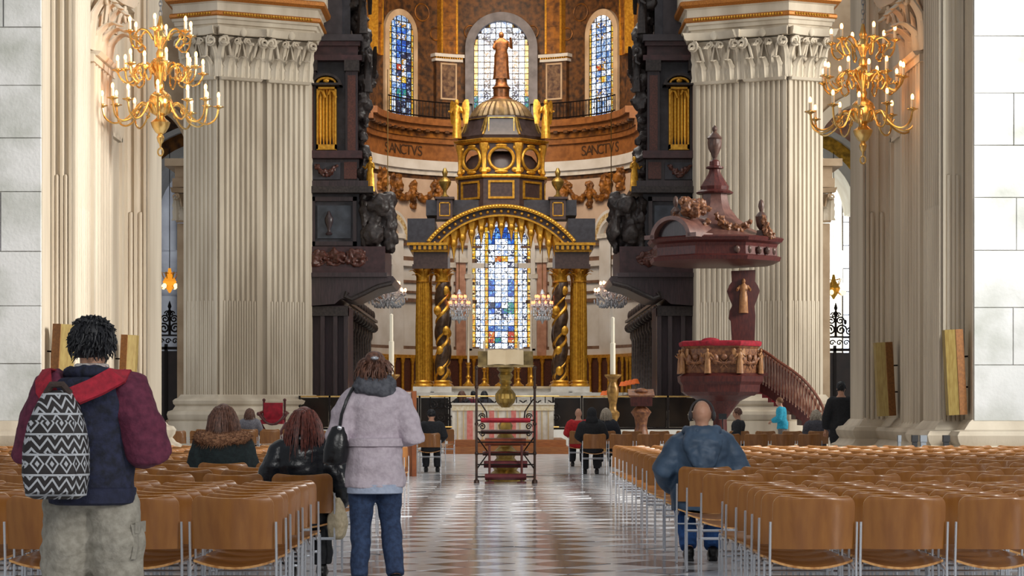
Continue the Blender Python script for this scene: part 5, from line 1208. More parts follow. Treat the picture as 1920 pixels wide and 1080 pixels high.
for i, d in enumerate(ROWS):
    s_ = F / d
    n = 0; x = 1.46 + .245
    while True:
        px = 940 + x*s_
        if px > 1975: break
        spots.append((x, d, 'S', i, n)); x += .51; n += 1
    n = 0; x = -1.23 - .245
    while True:
        px = 940 + x*s_
        if px < -55: break
        spots.append((x, d, 'N', i, n)); x -= .51; n += 1
for d, x0, n, sp_ in ((44.0, 1.82, 9, .53), (50.0, 1.74, 10, .593)):
    for k in range(n): spots.append((x0 + sp_*k, d, 'FS', 0, k))
for d, x0, n in ((50.5, -1.5, 12), (54.5, -1.37, 12)):
    for k in range(n): spots.append((x0 - .53*k, d, 'FN', 0, k))
spots.append((-1.22 - .24, 45.5, 'LN', 0, 0)); spots.append((-1.22 - .24 - .54, 45.5, 'FN', 0, 1))
spots.append((-.95, 43.0, 'X', 0, 0)) if False else None
def shown(s):                       # near rows first; what stands wholly behind nearer rows comes last
    return s[1]
spots.sort(key=shown)
ORD = 'first second third fourth fifth sixth seventh eighth ninth tenth eleventh twelfth thirteenth fourteenth fifteenth sixteenth seventeenth eighteenth nineteenth twentieth twenty-first'.split()
GRP = {'N': ('throne-side', 'chair rows on the throne side of the aisle'), 'S': ('pulpit-side', 'chair rows on the pulpit side of the aisle'),
       'FN': ('throne', 'far chair rows below the throne chair'), 'FS': ('pulpit', 'far chair rows below the pulpit')}
def chair_label(blk, i, n, d):
    if blk in 'NS': return 'empty plywood chair, %s from the aisle, %s row from the rear, %s block' % (ORD[n], ORD[i], GRP[blk][0])
    return 'empty plywood chair, %s from the aisle, %s far row below the %s' % (ORD[n], 'nearer' if d in (44.0, 50.5, 45.5) and not (blk == 'FN' and d == 45.5) else ('lone' if d == 45.5 else 'second'), GRP[blk][0])
SPECIAL = {('N', 7, 0): 'aisle-end plywood chair in which the woman in the leather jacket sits',
           ('N', 10, 2): 'plywood chair in which the woman with the fur collar sits',
           ('S', 9, 0): 'aisle-end plywood chair in which the man with headphones sits',
           ('N', 0, 0): 'plywood chair at the aisle end of the rearmost north row, near the standing woman',
           ('S', 0, 0): 'plywood chair at the aisle end of the rearmost south row'}
print('CHAIRS', len(spots))
stuff = MB(); kept = 0
for (x, d, blk, i, n) in spots:
    jx, jr = rc_.gauss(0, .008), rc_.gauss(0, R(1.2)) if d > 15.2 else rc_.gauss(0, R(.35))
    if blk == 'LN': lab, grp = 'plywood chair occupied by a bowed person in dark clothes, beside the notice stand', None
    else: lab, grp = chair_label(blk, i, n, d), GRP[blk][1]
    if (blk, i, n) in SPECIAL: lab, grp = SPECIAL[(blk, i, n)], None
    if blk == 'FS' and d < 45 and n == 0: lab, grp = 'plywood chair in which the person in the black hood sits', None
    if blk == 'FS' and d == 50.0 and n in (0, 1, 6, 9): lab, grp = 'plywood chair holding the %s, second far row below the pulpit' % {0: 'person in red', 1: 'white-haired person', 6: 'person turned sideways', 9: 'leaning grey-haired person'}[n], None
    if blk == 'FN' and d == 54.5 and n == 9: lab, grp = 'plywood chair holding the dark-haired person near the throne chair', None
    make_chair(x + jx, d, lab, grp, jr); kept += 1
# ================================================================ people
SKIN = mat('skin', '#c99a80', '#bd8a70', .5, scale=20)
def cloth(name, a, b_=None, rough=.85, scale=30, bump=.25, **k): return mat(name, a, b_ or a, rough, scale=scale, bump=bump, bscale=60, **k)
JEANS = cloth('blue_jeans', '#33476a', '#22314e')
DARKC = cloth('black_cloth', '#17181c', '#202228')
SHOE = mat('black_shoe', '#141416', None, .35)
def person(label, loc, rz=0, H=1.7, sit=False, lean=0, head=(0, 0, 0), arms=None, legs=None, top=None, sleeves=None, trousers=None, shoes=SHOE, hair=None, skin=SKIN, vox=.014, seed=1, knee=None, name='person', collar=None, top_inf=.03, hem=.80, hemw=0, tr_inf=.025, fold=.008, group=None, seatz=.455):
    S = H / 1.70
    t = thing(name, label, 'person', (0, 0, 0), group)
    dz = (seatz + .1 - .935) if sit else 0
    piv = Vector((0, 0, .93 + dz)); Rl = Matrix.Rotation(-lean, 3, 'X')
    def U(x, y, z):
        p = Vector((x, y, z + dz)); 
        if z > .93: p = piv + Rl @ (p - piv)
        return p
    tors = [(.84, 0, .10, .09), (.92, -.01, .165, .12), (1.0, -.01, .16, .115), (1.08, 0, .142, .1), (1.2, 0, .155, .11), (1.32, -.005, .175, .115), (1.39, -.01, .16, .095), (1.43, -.01, .10, .07), (1.47, -.005, .058, .058)]
    def trings(inf, z0, z1, flare=0, n=18):
        rr = []
        zs = [z0] + [q[0] for q in tors if z0 < q[0] < z1] + [z1]
        for z in zs:
            for a, b_ in zip(tors, tors[1:]):
                if a[0] <= z <= b_[0]: w_ = (z - a[0])/(b_[0] - a[0]); y, rx, ry = [a[i] + (b_[i] - a[i])*w_ for i in (1, 2, 3)]; break
            else: y, rx, ry = (tors[0] if z < tors[0][0] else tors[-1])[1:]; rx, ry = (.165, .12) if z < .9 else (rx, ry)
            if z0 < .93 and z < .93: rx, ry = max(rx, .168), max(ry, .12)
            k = flare * max(0, (1.05 - z))
            rr.append([U(x, yy, z) for x, yy in [((rx + inf + k)*math.copysign(abs(math.cos(2*PI*i/n))**.95, math.cos(2*PI*i/n)), y + (ry + inf + k)*math.copysign(abs(math.sin(2*PI*i/n))**.95, math.sin(2*PI*i/n))) for i in range(n)]])
        return rr
    arms = arms or (((-.24, -.02, 1.12), (-.2, .16, 1.02)), ((.24, -.02, 1.12), (.2, .16, 1.02)))
    AR_ = []
    for sg, (e, w_) in zip((-1, 1), arms): AR_.append((U(sg*.165, -.01, 1.385), U(*e), U(*w_)))
    if sit: LG = [(Vector((sg*.09, 0, .935 + dz)), Vector((sg*.12, .42, .93 + dz - .02)), Vector((sg*.12, .40, .08))) for sg in (-1, 1)]
    else: LG = [(Vector((sg*.09, 0, .9)), Vector((sg*.10, .015, .49)), Vector((sg*.105, -.02, .08))) for sg in (-1, 1)]
    if legs: LG = [(LG[i][0], Vector(legs[i][0]), Vector(legs[i][1])) for i in (0, 1)]
    # --- body: one continuous surface
    b = MB(); b.loft(trings(0, .84, 1.47))
    hc = U(0, .02, 1.585); b.tube([U(0, -.01, 1.42), U(0, .0, 1.49), hc - Vector((0, .01, .02))], [.062, .055, .06], 12)
    hm = Matrix.Translation(hc) @ Euler((head[1], head[2], head[0])).to_matrix().to_4x4()
    hd = MB(); hd.ellip((0, 0, .015), (.074, .094, .105), 16, 12); hd.ellip((0, .035, -.055), (.054, .056, .058), 12, 8); hd.ellip((0, .098, -.012), (.013, .02, .022), 8, 6); hd.ellip((0, .09, .035), (.05, .012, .012), 8, 6); hd.ellip((0, .084, -.06), (.026, .012, .01), 8, 6)
    for sg in (-1, 1): hd.ellip((sg*.075, -.005, -.005), (.012, .022, .034), 8, 6)
    b.join(hd, hm)
    for s_, e, w_ in AR_:
        b.tube([s_, s_.lerp(e, .5), e, e.lerp(w_, .4), w_], [.052, .047, .04, .038, .026], 10)
        dr_ = (w_ - e).normalized(); b.tube([w_, w_ + dr_*.04, w_ + dr_*.09], [.026, .036, .034], 10)
    for h, k, a in LG:
        b.tube([h, h.lerp(k, .5), k, k.lerp(a, .35), a], [.088, .075, .055, .056, .036], 12)
        b.ellip(a + Vector((0, .055, -.045)), (.042, .115, .035), 10, 8)
    b = remesh(b, vox, 4)
    for (s_, e, w_), sg in zip(AR_, (-1, 1)):
        dr_ = (w_ - e).normalized(); sd_ = dr_.cross(Vector((0, 0, 1))).normalized(); cu = Vector((0, 0, -1)) - dr_*dr_.z*-1
        cu = (Vector((0, 0, -1)) + dr_*dr_.z).normalized() if abs(dr_.z) < .98 else Vector((0, 1, 0))
        for k in range(4):
            r0 = w_ + dr_*.075 + sd_*(.026*(k - 1.5)*.75); L = (.058, .068, .064, .05)[k]
            b.tube([r0, r0 + dr_*L*.5 + cu*.006, r0 + dr_*L*.8 + cu*.025, r0 + dr_*L*.85 + cu*.05], [.0095, .009, .008, .006], 6)
        r0 = w_ + dr_*.03 - sd_*sg*.026; b.tube([r0, r0 + dr_*.03 - sd_*sg*.022, r0 + dr_*.06 - sd_*sg*.024 + cu*.012], [.012, .0105, .007], 6)
    body = obj('body', b, skin, t)
    e_ = MB()
    for sg in (-1, 1):
        e_ = MB(); e_.ellip(hm @ Vector((sg*.03, .085, .018)), .011, 8, 6); obj('eye', e_, mat('eye_dark', '#2a211d', None, .2), body)
    # --- clothes
    if trousers:
        b = MB(); b.loft(trings(min(tr_inf*.8, .012), .84, .97 if top else 1.03))
        for h, k, a in LG: b.tube([h + Vector((0, 0, .03)), h.lerp(k, .5), k, k.lerp(a, .4), a + (k - a).normalized()*.02], [.098 + tr_inf*.6, .085 + tr_inf, .066 + tr_inf, .062 + tr_inf, .052 + tr_inf*.9], 14)
        obj('trousers', remesh(b, vox, 4, min(fold*1.6, .004 + tr_inf*.5), (5, 5, 8), seed), trousers, t)
    for h, k, a in LG:
        b = MB(); b.ellip(a + Vector((0, .06, -.04)), (.052, .14, .042), 10, 8); b.ellip(a + Vector((0, 0, -.01)), (.048, .055, .05), 10, 8); b.box(a.x - .04, a.x + .04, a.y - .06, a.y + .17, .0, .02); obj('shoe', remesh(b, .012, 3), shoes, t)
    if top:
        b = MB(); b.loft(trings(top_inf, hem, 1.43, hemw))
        sv = MB(); si = min(top_inf, .052)
        for s_, e, w_ in AR_: (sv if sleeves else b).tube([Vector((s_.x*.45, s_.y, s_.z + .02)), Vector((s_.x*.8, s_.y, s_.z + .005)), s_ + (e - s_)*.12, s_.lerp(e, .5), e, e.lerp(w_, .5), w_], [.04, .062 + si*.5, .064 + si*.8, .058 + si, .052 + si, .048 + si, .04 + si*.7], 14)
        jo = obj('jacket', remesh(b, vox, 5, fold, (5, 5, 8), seed), top, t)
        if sleeves:
            for s_, e, w_ in AR_:
                sv = MB(); sv.tube([s_ + Vector((-.05 if s_.x > 0 else .05, 0, .03)), s_, s_.lerp(e, .5), e, e.lerp(w_, .5), w_], [.05 + top_inf*.5, .076 + top_inf*.8, .068 + top_inf, .06 + top_inf, .052 + top_inf, .042 + top_inf*.7], 14); obj('sleeve', remesh(sv, vox, 4, fold, (6, 6, 8), seed), sleeves, jo)
    if collar:
        cm, cr, cz, ch_ = collar; b = MB()
        b.tube([U(cr*1.08*math.cos(a), -.005 + cr*math.sin(a), cz + (.012 if math.sin(a) < 0 else -.02)) for a in [2*PI*k/20 for k in range(20)]], ch_, 10, closed=True); obj('collar', remesh(b, vox, 2, .012, (14, 14, 10), seed), cm, t)
    if hair:
        kind, hmat = hair; rh = random.Random(seed); b = MB()
        if kind != 'bald': kk = 1.1 if kind == 'messy' else 1; b.ellip(hm @ Vector((0, -.014, .035 - (.01 if kind == 'messy' else 0))), (.084*kk, .098*kk, .098*kk), 14, 10, (head[1], head[2], head[0]))
        def strand(a, el, L, drop, out, r=.008):
            d_ = Vector((math.cos(el)*math.cos(a), math.cos(el)*math.sin(a), math.sin(el))); p0 = Vector((.08*d_.x, -.012 + .096*d_.y, .03 + .098*d_.z)); pts = []
            for k in range(5):
                w_ = k/4; q = p0 + Vector((d_.x, d_.y, 0))*out*math.sin(w_*PI*.6)*L + Vector((0, 0, -1))*drop*w_*w_*L + d_*(L*(1 - drop)*w_); q += Vector((rh.gauss(0, 1), rh.gauss(0, 1), rh.gauss(0, 1)))*.006*w_; pts.append(hm @ q)
            b.tube(pts, [r, r*1.2, r, r*.7, r*.25], 5)
        if kind == 'messy':
            for _ in range(520):
                a = rh.uniform(0, 2*PI); el = rh.uniform(-.75, 1.4)
                if math.sin(a) > .55 and el < .35: continue
                strand(a, el, rh.uniform(.035, .06), .75 if el < .6 else .5, .3, .006)
        elif kind in ('long', 'mid'):
            L0 = .30 if kind == 'long' else .2
            b.loft([[hm @ Vector((rx*math.cos(2*PI*k/12), yo + ry*math.sin(2*PI*k/12), z)) for k in range(12)] for z, rx, ry, yo in ((.03, .088, .09, -.02), (-.06, .095, .075, -.035), (-.14, .105, .06, -.045), (-L0*.75, .11, .05, -.05), (-L0, .085, .03, -.055))])
            for _ in range(260):
                a = rh.uniform(PI*.95, PI*2.05); strand(a, rh.uniform(-.1, .9), rh.uniform(.6, 1.0)*L0*1.3, .85, .12, .0055)
        elif kind == 'clip':
            b.loft([[hm @ Vector((rx*math.cos(2*PI*k/12), yo + ry*math.sin(2*PI*k/12), z)) for k in range(12)] for z, rx, ry, yo in ((.05, .086, .09, -.02), (-.03, .096, .08, -.03), (-.07, .1, .07, -.035), (-.1, .09, .05, -.04))])
            b.ellip(hm @ Vector((0, -.07, .08)), (.06, .05, .06), 10, 8)
            for _ in range(130):
                a = rh.uniform(PI*.9, PI*2.1); strand(a, rh.uniform(-.4, .5), rh.uniform(.07, .12), .8, .35, .006)
        elif kind == 'short':
            for _ in range(110):
                a = rh.uniform(0, 2*PI); el = rh.uniform(-.6, 1.5)
                if math.sin(a) > .5 and el < .5: continue
                strand(a, el, .03, .7, .05, .009)
        if b.v: obj('hair', b, hmat, t)
    # --- finish: scale, turn and place the whole figure
    t.scale = (S, S, S); t.rotation_euler.z = rz; t.location = loc
    t['_hm'] = 0; del t['_hm']
    return t, hm, S
BLKHAIR = mat('black_hair', '#23242a', '#15161a', .5, scale=40)
BRNHAIR = mat('brown_hair', '#7a5443', '#4c3127', .5, scale=40)
REDHAIR = mat('auburn_hair', '#82463a', '#4d2822', .45, scale=40)
GRYHAIR = mat('grey_hair', '#b9ad9c', '#968a7a', .6, scale=40)
def placed(t, S, rz, loc):
    """matrix that carries figure-local coordinates to the world"""
    return Matrix.Translation(loc) @ Matrix.Rotation(rz, 4, 'Z') @ Matrix.Diagonal((S, S, S, 1))

# man with backpack ---------------------------------------------------------
d = 10.3; loc = (X(172, d), d, 0); rz = R(-4)
NAVY = cloth('navy_wool', '#282d48', '#171a28'); MAROON = cloth('maroon_wool', '#6a2a42', '#521c34'); KHAKI = cloth('grey_khaki', '#a8a397', '#8f8a7e', fold if False else .85)
t, hm, S = person('person in navy and maroon jacket and grey cargo trousers wearing a patterned backpack', loc, rz, 1.69, head=(R(-14), R(-10), R(3)),
    arms=(((-.27, -.03, 1.1), (-.14, .2, 1.12)), ((.275, -.03, 1.1), (.14, .2, 1.12))), top=NAVY, sleeves=MAROON, trousers=KHAKI, tr_inf=.045, hem=.87, top_inf=.045, hair=('messy', BLKHAIR), fold=.017, seed=3, vox=.011,
    collar=(NAVY, .095, 1.445, .03), legs=(((-.13, .02, .49), (-.13, -.02, .08)), ((.12, .02, .49), (.13, -.02, .08))))
M = placed(t, S, rz, loc); iM = M
def on(nm, mb, m, par, Mx): return obj(nm, mb.xf(Mx), m, par)
# details worn by the figure are children in figure coordinates
def child(nm, mb, m, par, **k):
    me = mesh_of(nm, mb, m); o = bpy.data.objects.new(nm, me); C.objects.link(o); o.parent = par; return o
b = MB(); b.tube([(.105*math.cos(a), -.008 + .085*math.sin(a), .865 + 0*a) for a in [2*PI*k/4 for k in range(4)]], .01, 4, closed=True)
b = MB(); b.loft([[((.21 + q)*math.cos(2*PI*k/20), -.008 + (.17 + q)*math.sin(2*PI*k/20), z) for k in range(20)] for z, q in ((.85, -.015), (.86, .0), (.925, .0), (.935, -.015))]); child('waistband', b, cloth('navy_rib', '#252a44', '#1c2036'), t)
b = MB(); b.tube([(.066*math.cos(a), .0 + .066*math.sin(a), 1.485) for a in [2*PI*k/18 for k in range(18)]], .016, 8, closed=True); child('shirt_collar', b, cloth('striped_shirt', '#d5d3d0', '#a08a84', scale=60), t)
b = MB(); b.slab(lambda u, v: (.20 + .012*math.sin(PI*v), -.07 + .15*u, .60 + .16*v), 6, 6, (.02, 0, 0)); child('cargo_pocket', b, KHAKI, t)
b = MB(); b.slab(lambda u, v: (.222, -.075 + .16*u, .72 + .05*v), 6, 3, (.012, 0, 0)); child('pocket_flap', b, KHAKI, t)
# backpack pattern
def aztec():
    m = bpy.data.materials.new('backpack_pattern'); m.use_nodes = True; nt = m.node_tree; N, L = nt.nodes.new, nt.links.new; b = nt.nodes['Principled BSDF']; b.inputs['Roughness'].default_value = .7
    tc = N('ShaderNodeTexCoord'); sp = N('ShaderNodeSeparateXYZ'); L(tc.outputs['Object'], sp.inputs[0])
    def M_(op, a, c=None, d_=None):
        n = N('ShaderNodeMath'); n.operation = op
        for i, q in enumerate((a, c, d_)):
            if q is None: continue
            if isinstance(q, (int, float)): n.inputs[i].default_value = q
            else: L(q, n.inputs[i])
        return n.outputs[0]
    x = M_('ADD', sp.outputs[0], M_('MULTIPLY', sp.outputs[1], .9)); z = sp.outputs[2]
    fx = M_('ABSOLUTE', M_('SUBTRACT', M_('FRACT', M_('MULTIPLY', x, 15)), .5)); fz = M_('ABSOLUTE', M_('SUBTRACT', M_('FRACT', M_('MULTIPLY', z, 11)), .5))
    dm = M_('ADD', fx, fz); ring = M_('COMPARE', dm, .42, .07); dot = M_('LESS_THAN', dm, .16)
    zig = M_('COMPARE', M_('FRACT', M_('ADD', M_('MULTIPLY', z, 22), M_('MULTIPLY', fx, 2))), .5, .16)
    band = M_('GREATER_THAN', M_('FRACT', M_('MULTIPLY', z, 5.5)), .5)
    ln = M_('GREATER_THAN', M_('FRACT', M_('MULTIPLY', z, 11)), .9)
    dia = M_('MAXIMUM', ring, dot); f = M_('MAXIMUM', ln, M_('ADD', M_('MULTIPLY', band, dia), M_('MULTIPLY', M_('SUBTRACT', 1, band), zig)))
    mx = N('ShaderNodeMix'); mx.data_type = 'RGBA'; L(f, mx.inputs[0]); mx.inputs[6].default_value = hexc('#2a2627'); mx.inputs[7].default_value = hexc('#b8bcc2'); L(mx.outputs[2], b.inputs['Base Color'])
    return m
AZ = aztec()
bp = thing('backpack', 'black and white tribal-patterned backpack with red straps on the standing man', 'backpack', (0, 0, 0))
cxb = -.095
def bag_ring(z, rx, ry, yo, n=20):
    return [(cxb + rx*math.copysign(abs(math.cos(2*PI*k/n))**.7, math.cos(2*PI*k/n)), yo + ry*math.copysign(abs(math.sin(2*PI*k/n))**.7, math.sin(2*PI*k/n)), z) for k in range(n)]
b = MB(); b.loft([bag_ring(z, rx, ry, yo) for z, rx, ry, yo in ((.885, .1, .06, -.26), (.90, .135, .085, -.265), (1.0, .15, .1, -.27), (1.12, .148, .095, -.265), (1.22, .13, .08, -.255), (1.30, .1, .06, -.245), (1.36, .07, .04, -.235), (1.375, .05, .02, -.23))]); child('bag_body', b, AZ, bp)
b = MB(); b.loft([bag_ring(z, rx, ry, yo) for z, rx, ry, yo in ((.905, .09, .02, -.35), (.92, .115, .03, -.36), (1.0, .12, .035, -.365), (1.08, .115, .03, -.36), (1.095, .09, .02, -.35))]); child('front_pocket', b, AZ, bp)
b = MB(); b.slab(lambda u, v: (cxb - .1 + .2*u, -.345 - .018*math.sin(PI*u), 1.1 + .14*v), 8, 4, (0, .03, 0)); child('flap', b, AZ, bp)
b = MB(); b.tube([(cxb - .05, -.25, 1.36), (cxb - .02, -.27, 1.4), (cxb + .03, -.27, 1.4), (cxb + .06, -.25, 1.36)], .016, 6); child('carry_handle', b, cloth('brown_strap', '#4a3b36', '#3a2e2a'), bp)
RED = cloth('red_webbing', '#b02236', '#8e1a2c')
for x1, xs in ((-.195, (-.13, -.17, -.195, -.19)), (.16, (-.03, .07, .15, .155))):
    pts = [(xs[0], -.235, 1.34), (xs[1], -.2, 1.385), (xs[2], -.12, 1.44), (xs[3], -.02, 1.465), (x1, .08, 1.43), (x1, .155, 1.3), (x1*.95, .16, 1.1)]
    b = MB(); sd_ = Vector((.55, 0, 1 if x1 > 0 else -1)).normalized()
    b.loft([[Vector(p) + Vector((.035*ca, .0, .03*sa if i < 3 else .0)) + Vector((0, -.008 if q else .008, .008 if q else -.0)) for ca, sa, q in ((-1, 1 if x1 > 0 else -1, 0), (1, -1 if x1 > 0 else 1, 0), (1, -1 if x1 > 0 else 1, 1), (-1, 1 if x1 > 0 else -1, 1))] for i, p in enumerate(pts)]); child('shoulder_strap', b, RED, bp)
bp.scale = (S,)*3; bp.rotation_euler.z = rz; bp.location = loc
# woman standing in the aisle --------------------------------------------------
d = 15.85; loc = (X(703, d), d, 0); rz = R(3)
LILAC = cloth('pale_lilac_wool', '#c9bec8', '#b7abb6'); 
t, hm, S = person('person in a pale lilac belted coat, grey scarf and blue jeans standing in the aisle', loc, rz, 1.68, head=(R(-12), R(8), R(4)),
    arms=(((-.27, -.06, 1.1), (-.16, .14, 1.12)), ((.275, -.05, 1.1), (.12, .2, 1.12))), top=LILAC, trousers=JEANS, tr_inf=.012, hem=.735, hemw=.05, top_inf=.035, hair=('clip', BRNHAIR), fold=.018, seed=5, vox=.012,
    legs=(((-.10, .04, .49), (-.11, -.03, .08)), ((.11, .08, .49), (.15, -.12, .1))))
b = MB(); b.loft([[((rx)*math.cos(2*PI*k/20), -.006 + ry*math.sin(2*PI*k/20), z) for k in range(20)] for z, rx, ry in ((.695, .19, .15), (.70, .2, .16), (.76, .2, .16), (.77, .18, .14))]); child('shirt_hem', b, cloth('light_blue_shirt', '#b3bfd6', '#a3b0c8'), t)
b = MB(); b.loft([[((.2 + q)*math.cos(2*PI*k/20), -.006 + (.158 + q)*math.sin(2*PI*k/20), z) for k in range(20)] for z, q in ((1.03, -.02), (1.035, .012), (1.09, .012), (1.095, -.02))]); child('belt', b, LILAC, t)
b = MB()
for z, r_, th, sh in ((1.43, .115, .04, 0), (1.47, .1, .038, .6), (1.505, .088, .03, 1.1)): b.tube([(r_*1.15*math.cos(a), -.015 + r_*math.sin(a), z + .015*math.sin(2*a + sh)) for a in [2*PI*k/22 for k in range(22)]], th, 9, closed=True)
child('scarf', remesh(b, .01, 2, .012, (16, 16, 20), 2), cloth('grey_scarf', '#5e6068', '#44464e'), t)
b = MB(); b.ellip((0, -.135, 1.66), (.03, .018, .014), 8, 6); child('hair_clip', b, mat('silver_clip', '#b9bcc4', None, .25, metal=.7), t)
hb = thing('handbag', 'black leather shoulder bag hanging at the hip of the woman in the lilac coat', 'handbag', (0, 0, 0))
b = MB(); b.loft([[(-.265 + rx*math.cos(2*PI*k/16) + xo, -.1 + ry*math.sin(2*PI*k/16), z) for k in range(16)] for z, rx, ry, xo in ((.90, .05, .04, -.02), (.92, .085, .06, -.02), (1.0, .09, .07, -.01), (1.1, .075, .06, 0), (1.17, .05, .035, .01), (1.18, .03, .02, .01))]); child('bag_body', b, mat('black_leather', '#1b1c20', '#101114', .3, scale=12, bump=.3), hb)
b = MB(); b.tube([(-.25, -.13, 1.16), (-.235, -.155, 1.26), (-.2, -.15, 1.36), (-.16, -.09, 1.445), (-.15, .0, 1.455), (-.16, .1, 1.4), (-.22, .15, 1.28), (-.26, -.02, 1.16)], .012, 6); child('strap', b, MATS['black_leather'], hb)
b = MB(); b.ellip((-.25, -.14, 1.165), (.018, .012, .018), 8, 6); child('buckle', b, CHROME, hb)
hb.scale = (S,)*3; hb.rotation_euler.z = rz; hb.location = loc
# seated people in the near blocks ------------------------------------------------
def chair_at(blk, i, n):
    return ((1.705 + .51*n) if blk == 'S' else (-1.475 - .51*n)), ROWS[i]
LAPARMS = (((-.26, .0, 1.14), (-.1, .22, 1.06)), ((.26, .0, 1.14), (.1, .22, 1.06)))
x, d = chair_at('N', 7, 0)
person('person with auburn hair in a shiny black leather jacket seated on an aisle-end chair', (x, d + .13, 0), R(2), 1.66, True, lean=R(3), head=(0, R(-4), 0), arms=(((-.27, .0, 1.14), (-.1, .2, 1.06)), ((.29, -.05, 1.12), (.26, .12, .98))), top=mat('shiny_black_jacket', '#1d2128', '#12151a', .28, scale=10, bump=.3, bscale=18), top_inf=.055, trousers=DARKC, hair=('long', REDHAIR), seed=8, fold=.014, vox=.012, collar=(MATS['shiny_black_jacket'], .105, 1.44, .04))
x, d = chair_at('N', 10, 2)
FUR = mat('brown_fur', '#a5795a', '#6d4a36', .9, scale=40, bump=.5, bscale=50)
t, hm, S = person('person in a dark green coat with a wide brown fur collar seated among the chairs', (x - .02, d + .13, 0), R(-3), 1.7, True, lean=R(2), top=cloth('dark_green_coat', '#1c2a2c', '#131d20'), top_inf=.075, trousers=DARKC, hair=('long', BRNHAIR), seed=9, fold=.01, vox=.012)
b = MB(); dz_ = .455 + .1 - .935
b.tube([(.2*math.cos(a), -.03 + .12*math.sin(a), 1.385 + dz_ + .02*abs(math.cos(a))) for a in [2*PI*k/24 for k in range(24)]], .062, 10, closed=True); fur = remesh(b, .012, 1, .012, (40, 40, 40), 4)
rf = random.Random(4); tb_ = MB()
for k in range(0, len(fur.v), 2):
    p = fur.v[k]; q = Vector((p.x/.2, (p.y + .03)/.12, 0)); o_ = (p - Vector((.2*q.x/max(q.length, .1), -.03 + .12*q.y/max(q.length, .1), 1.385 + dz_))).normalized()
    s_ = o_.cross(Vector((.3, .5, .8))).normalized()*.004; e_ = p + o_*.03 + Vector((rf.gauss(0, .008), rf.gauss(0, .008), -.012)); tb_.add([p + s_, p - s_, e_], [(0, 1, 2)])
fo = child('fur_collar', fur, FUR, t); fh = child('fur_hairs', tb_, FUR, fo); fh['kind'] = 'stuff'
x, d = chair_at('S', 9, 0)
BLUEP = mat('blue_puffer', '#465c75', '#34485e', .55, scale=6, bump=.3, bscale=14)
loc = (x - .02, d + .13, 0); rz = R(-2)
t, hm, S = person('bald person in a blue hooded puffer jacket with headphones seated at the aisle end', loc, rz, 1.74, True, lean=R(-2), arms=(((-.31, -.03, 1.13), (-.24, .16, 1.0)), ((.31, .02, 1.13), (.14, .26, 1.05))), top=BLUEP, top_inf=.085, trousers=cloth('bright_jeans', '#2c5a9a', '#22467c'), hair=('bald', GRYHAIR), seed=12, fold=.016, vox=.012, legs=(((-.13, .40, .50), (-.10, .12, .09)), ((.13, .42, .50), (.10, .14, .09))), collar=(BLUEP, .115, 1.445, .05))
b = MB(); dz_ = .455 + .1 - .935
b.loft([[(rx*math.cos(2*PI*k/16), yo + ry*math.sin(2*PI*k/16), z + dz_) for k in range(16)] for z, rx, ry, yo in ((1.13, .03, .02, -.22), (1.18, .1, .04, -.215), (1.28, .15, .06, -.2), (1.38, .165, .07, -.17), (1.46, .14, .07, -.12), (1.49, .1, .05, -.1))])
b.tube([(.13*math.cos(a), -.06 + .1*math.sin(a), 1.46 + dz_) for a in [2*PI*k/20 for k in range(20)]], .035, 8, closed=True); child('hood', remesh(b, .011, 2, .018, (12, 12, 10), 6), BLUEP, t)
hp = thing('headphones', 'dark over-ear headphones worn by the bald man in the blue jacket', 'headphones', (0, 0, 0))
b = MB(); b.tube([hm @ Vector((.097*math.cos(a), -.03 - .0*a, .01 + .118*math.sin(a))) for a in [PI*k/14 for k in range(15)]], .009, 7); child('headband', b, mat('dark_grey_plastic', '#3c3a3c', None, .35), hp)
for sg in (-1, 1):
    b = MB(); b.ellip(hm @ Vector((sg*.094, -.015, -.005)), (.02, .036, .044), 12, 8); child('ear_cup', b, MATS['dark_grey_plastic'], hp)
hp.scale = (S,)*3; hp.rotation_euler.z = rz; hp.location = loc
# canvas bag hanging from the leather-jacket woman's chair
x, d = chair_at('N', 7, 0); tb = thing('canvas_bag', 'pale beige slouchy cloth bag hanging beside the leather-jacket woman', 'bag', (0, 0, 0))
xb_ = X(631, d); b = MB(); b.loft([[(xb_ + rx*math.cos(2*PI*k/16), d + .05 + ry*math.sin(2*PI*k/16), z) for k in range(16)] for z, rx, ry in ((.32, .03, .05), (.34, .06, .09), (.42, .078, .12), (.5, .075, .12), (.57, .05, .09), (.62, .025, .05))]); child('bag_body', remesh(b, .01, 2, .012, (14, 14, 5), 3), cloth('beige_canvas', '#c6b89c', '#ab9c80'), tb)
b = MB(); b.tube([(xb_, d + .1, .61), (xb_ - .03, d + .08, .7), (xb_ - .07, d + .06, .76), (xb_ - .05, d - .0, .7), (xb_, d + .01, .61)], .008, 6); child('strap', b, MATS['beige_canvas'], tb)
# people further off --------------------------------------------------------------
FV = .022
d = 42.6; person('person in a black suit standing beyond the rows with back turned', (X(1577, d), d, 0), R(-3), 1.8, top=DARKC, top_inf=.03, hem=.78, trousers=DARKC, hair=('short', BLKHAIR), seed=14, vox=.018, arms=(((-.26, -.03, 1.1), (-.27, .05, .86)), ((.26, -.03, 1.1), (.27, .05, .86))))
d = 60.0; person('person in a bright turquoise jacket by the foot of the pulpit stair', (X(1467, d), d, 0), R(75), 1.6, lean=R(6), top=cloth('turquoise_jacket', '#2aa5c4', '#1f8aa8'), top_inf=.04, hem=.8, trousers=cloth('grey_cloth', '#77706c', '#5f5954'), hair=('short', mat('light_brown_hair', '#8a5f3c', '#6a4528', .5, scale=40)), seed=15, vox=FV, arms=(((-.24, .05, 1.12), (-.15, .26, 1.06)), ((.24, .05, 1.12), (.15, .26, 1.06))))
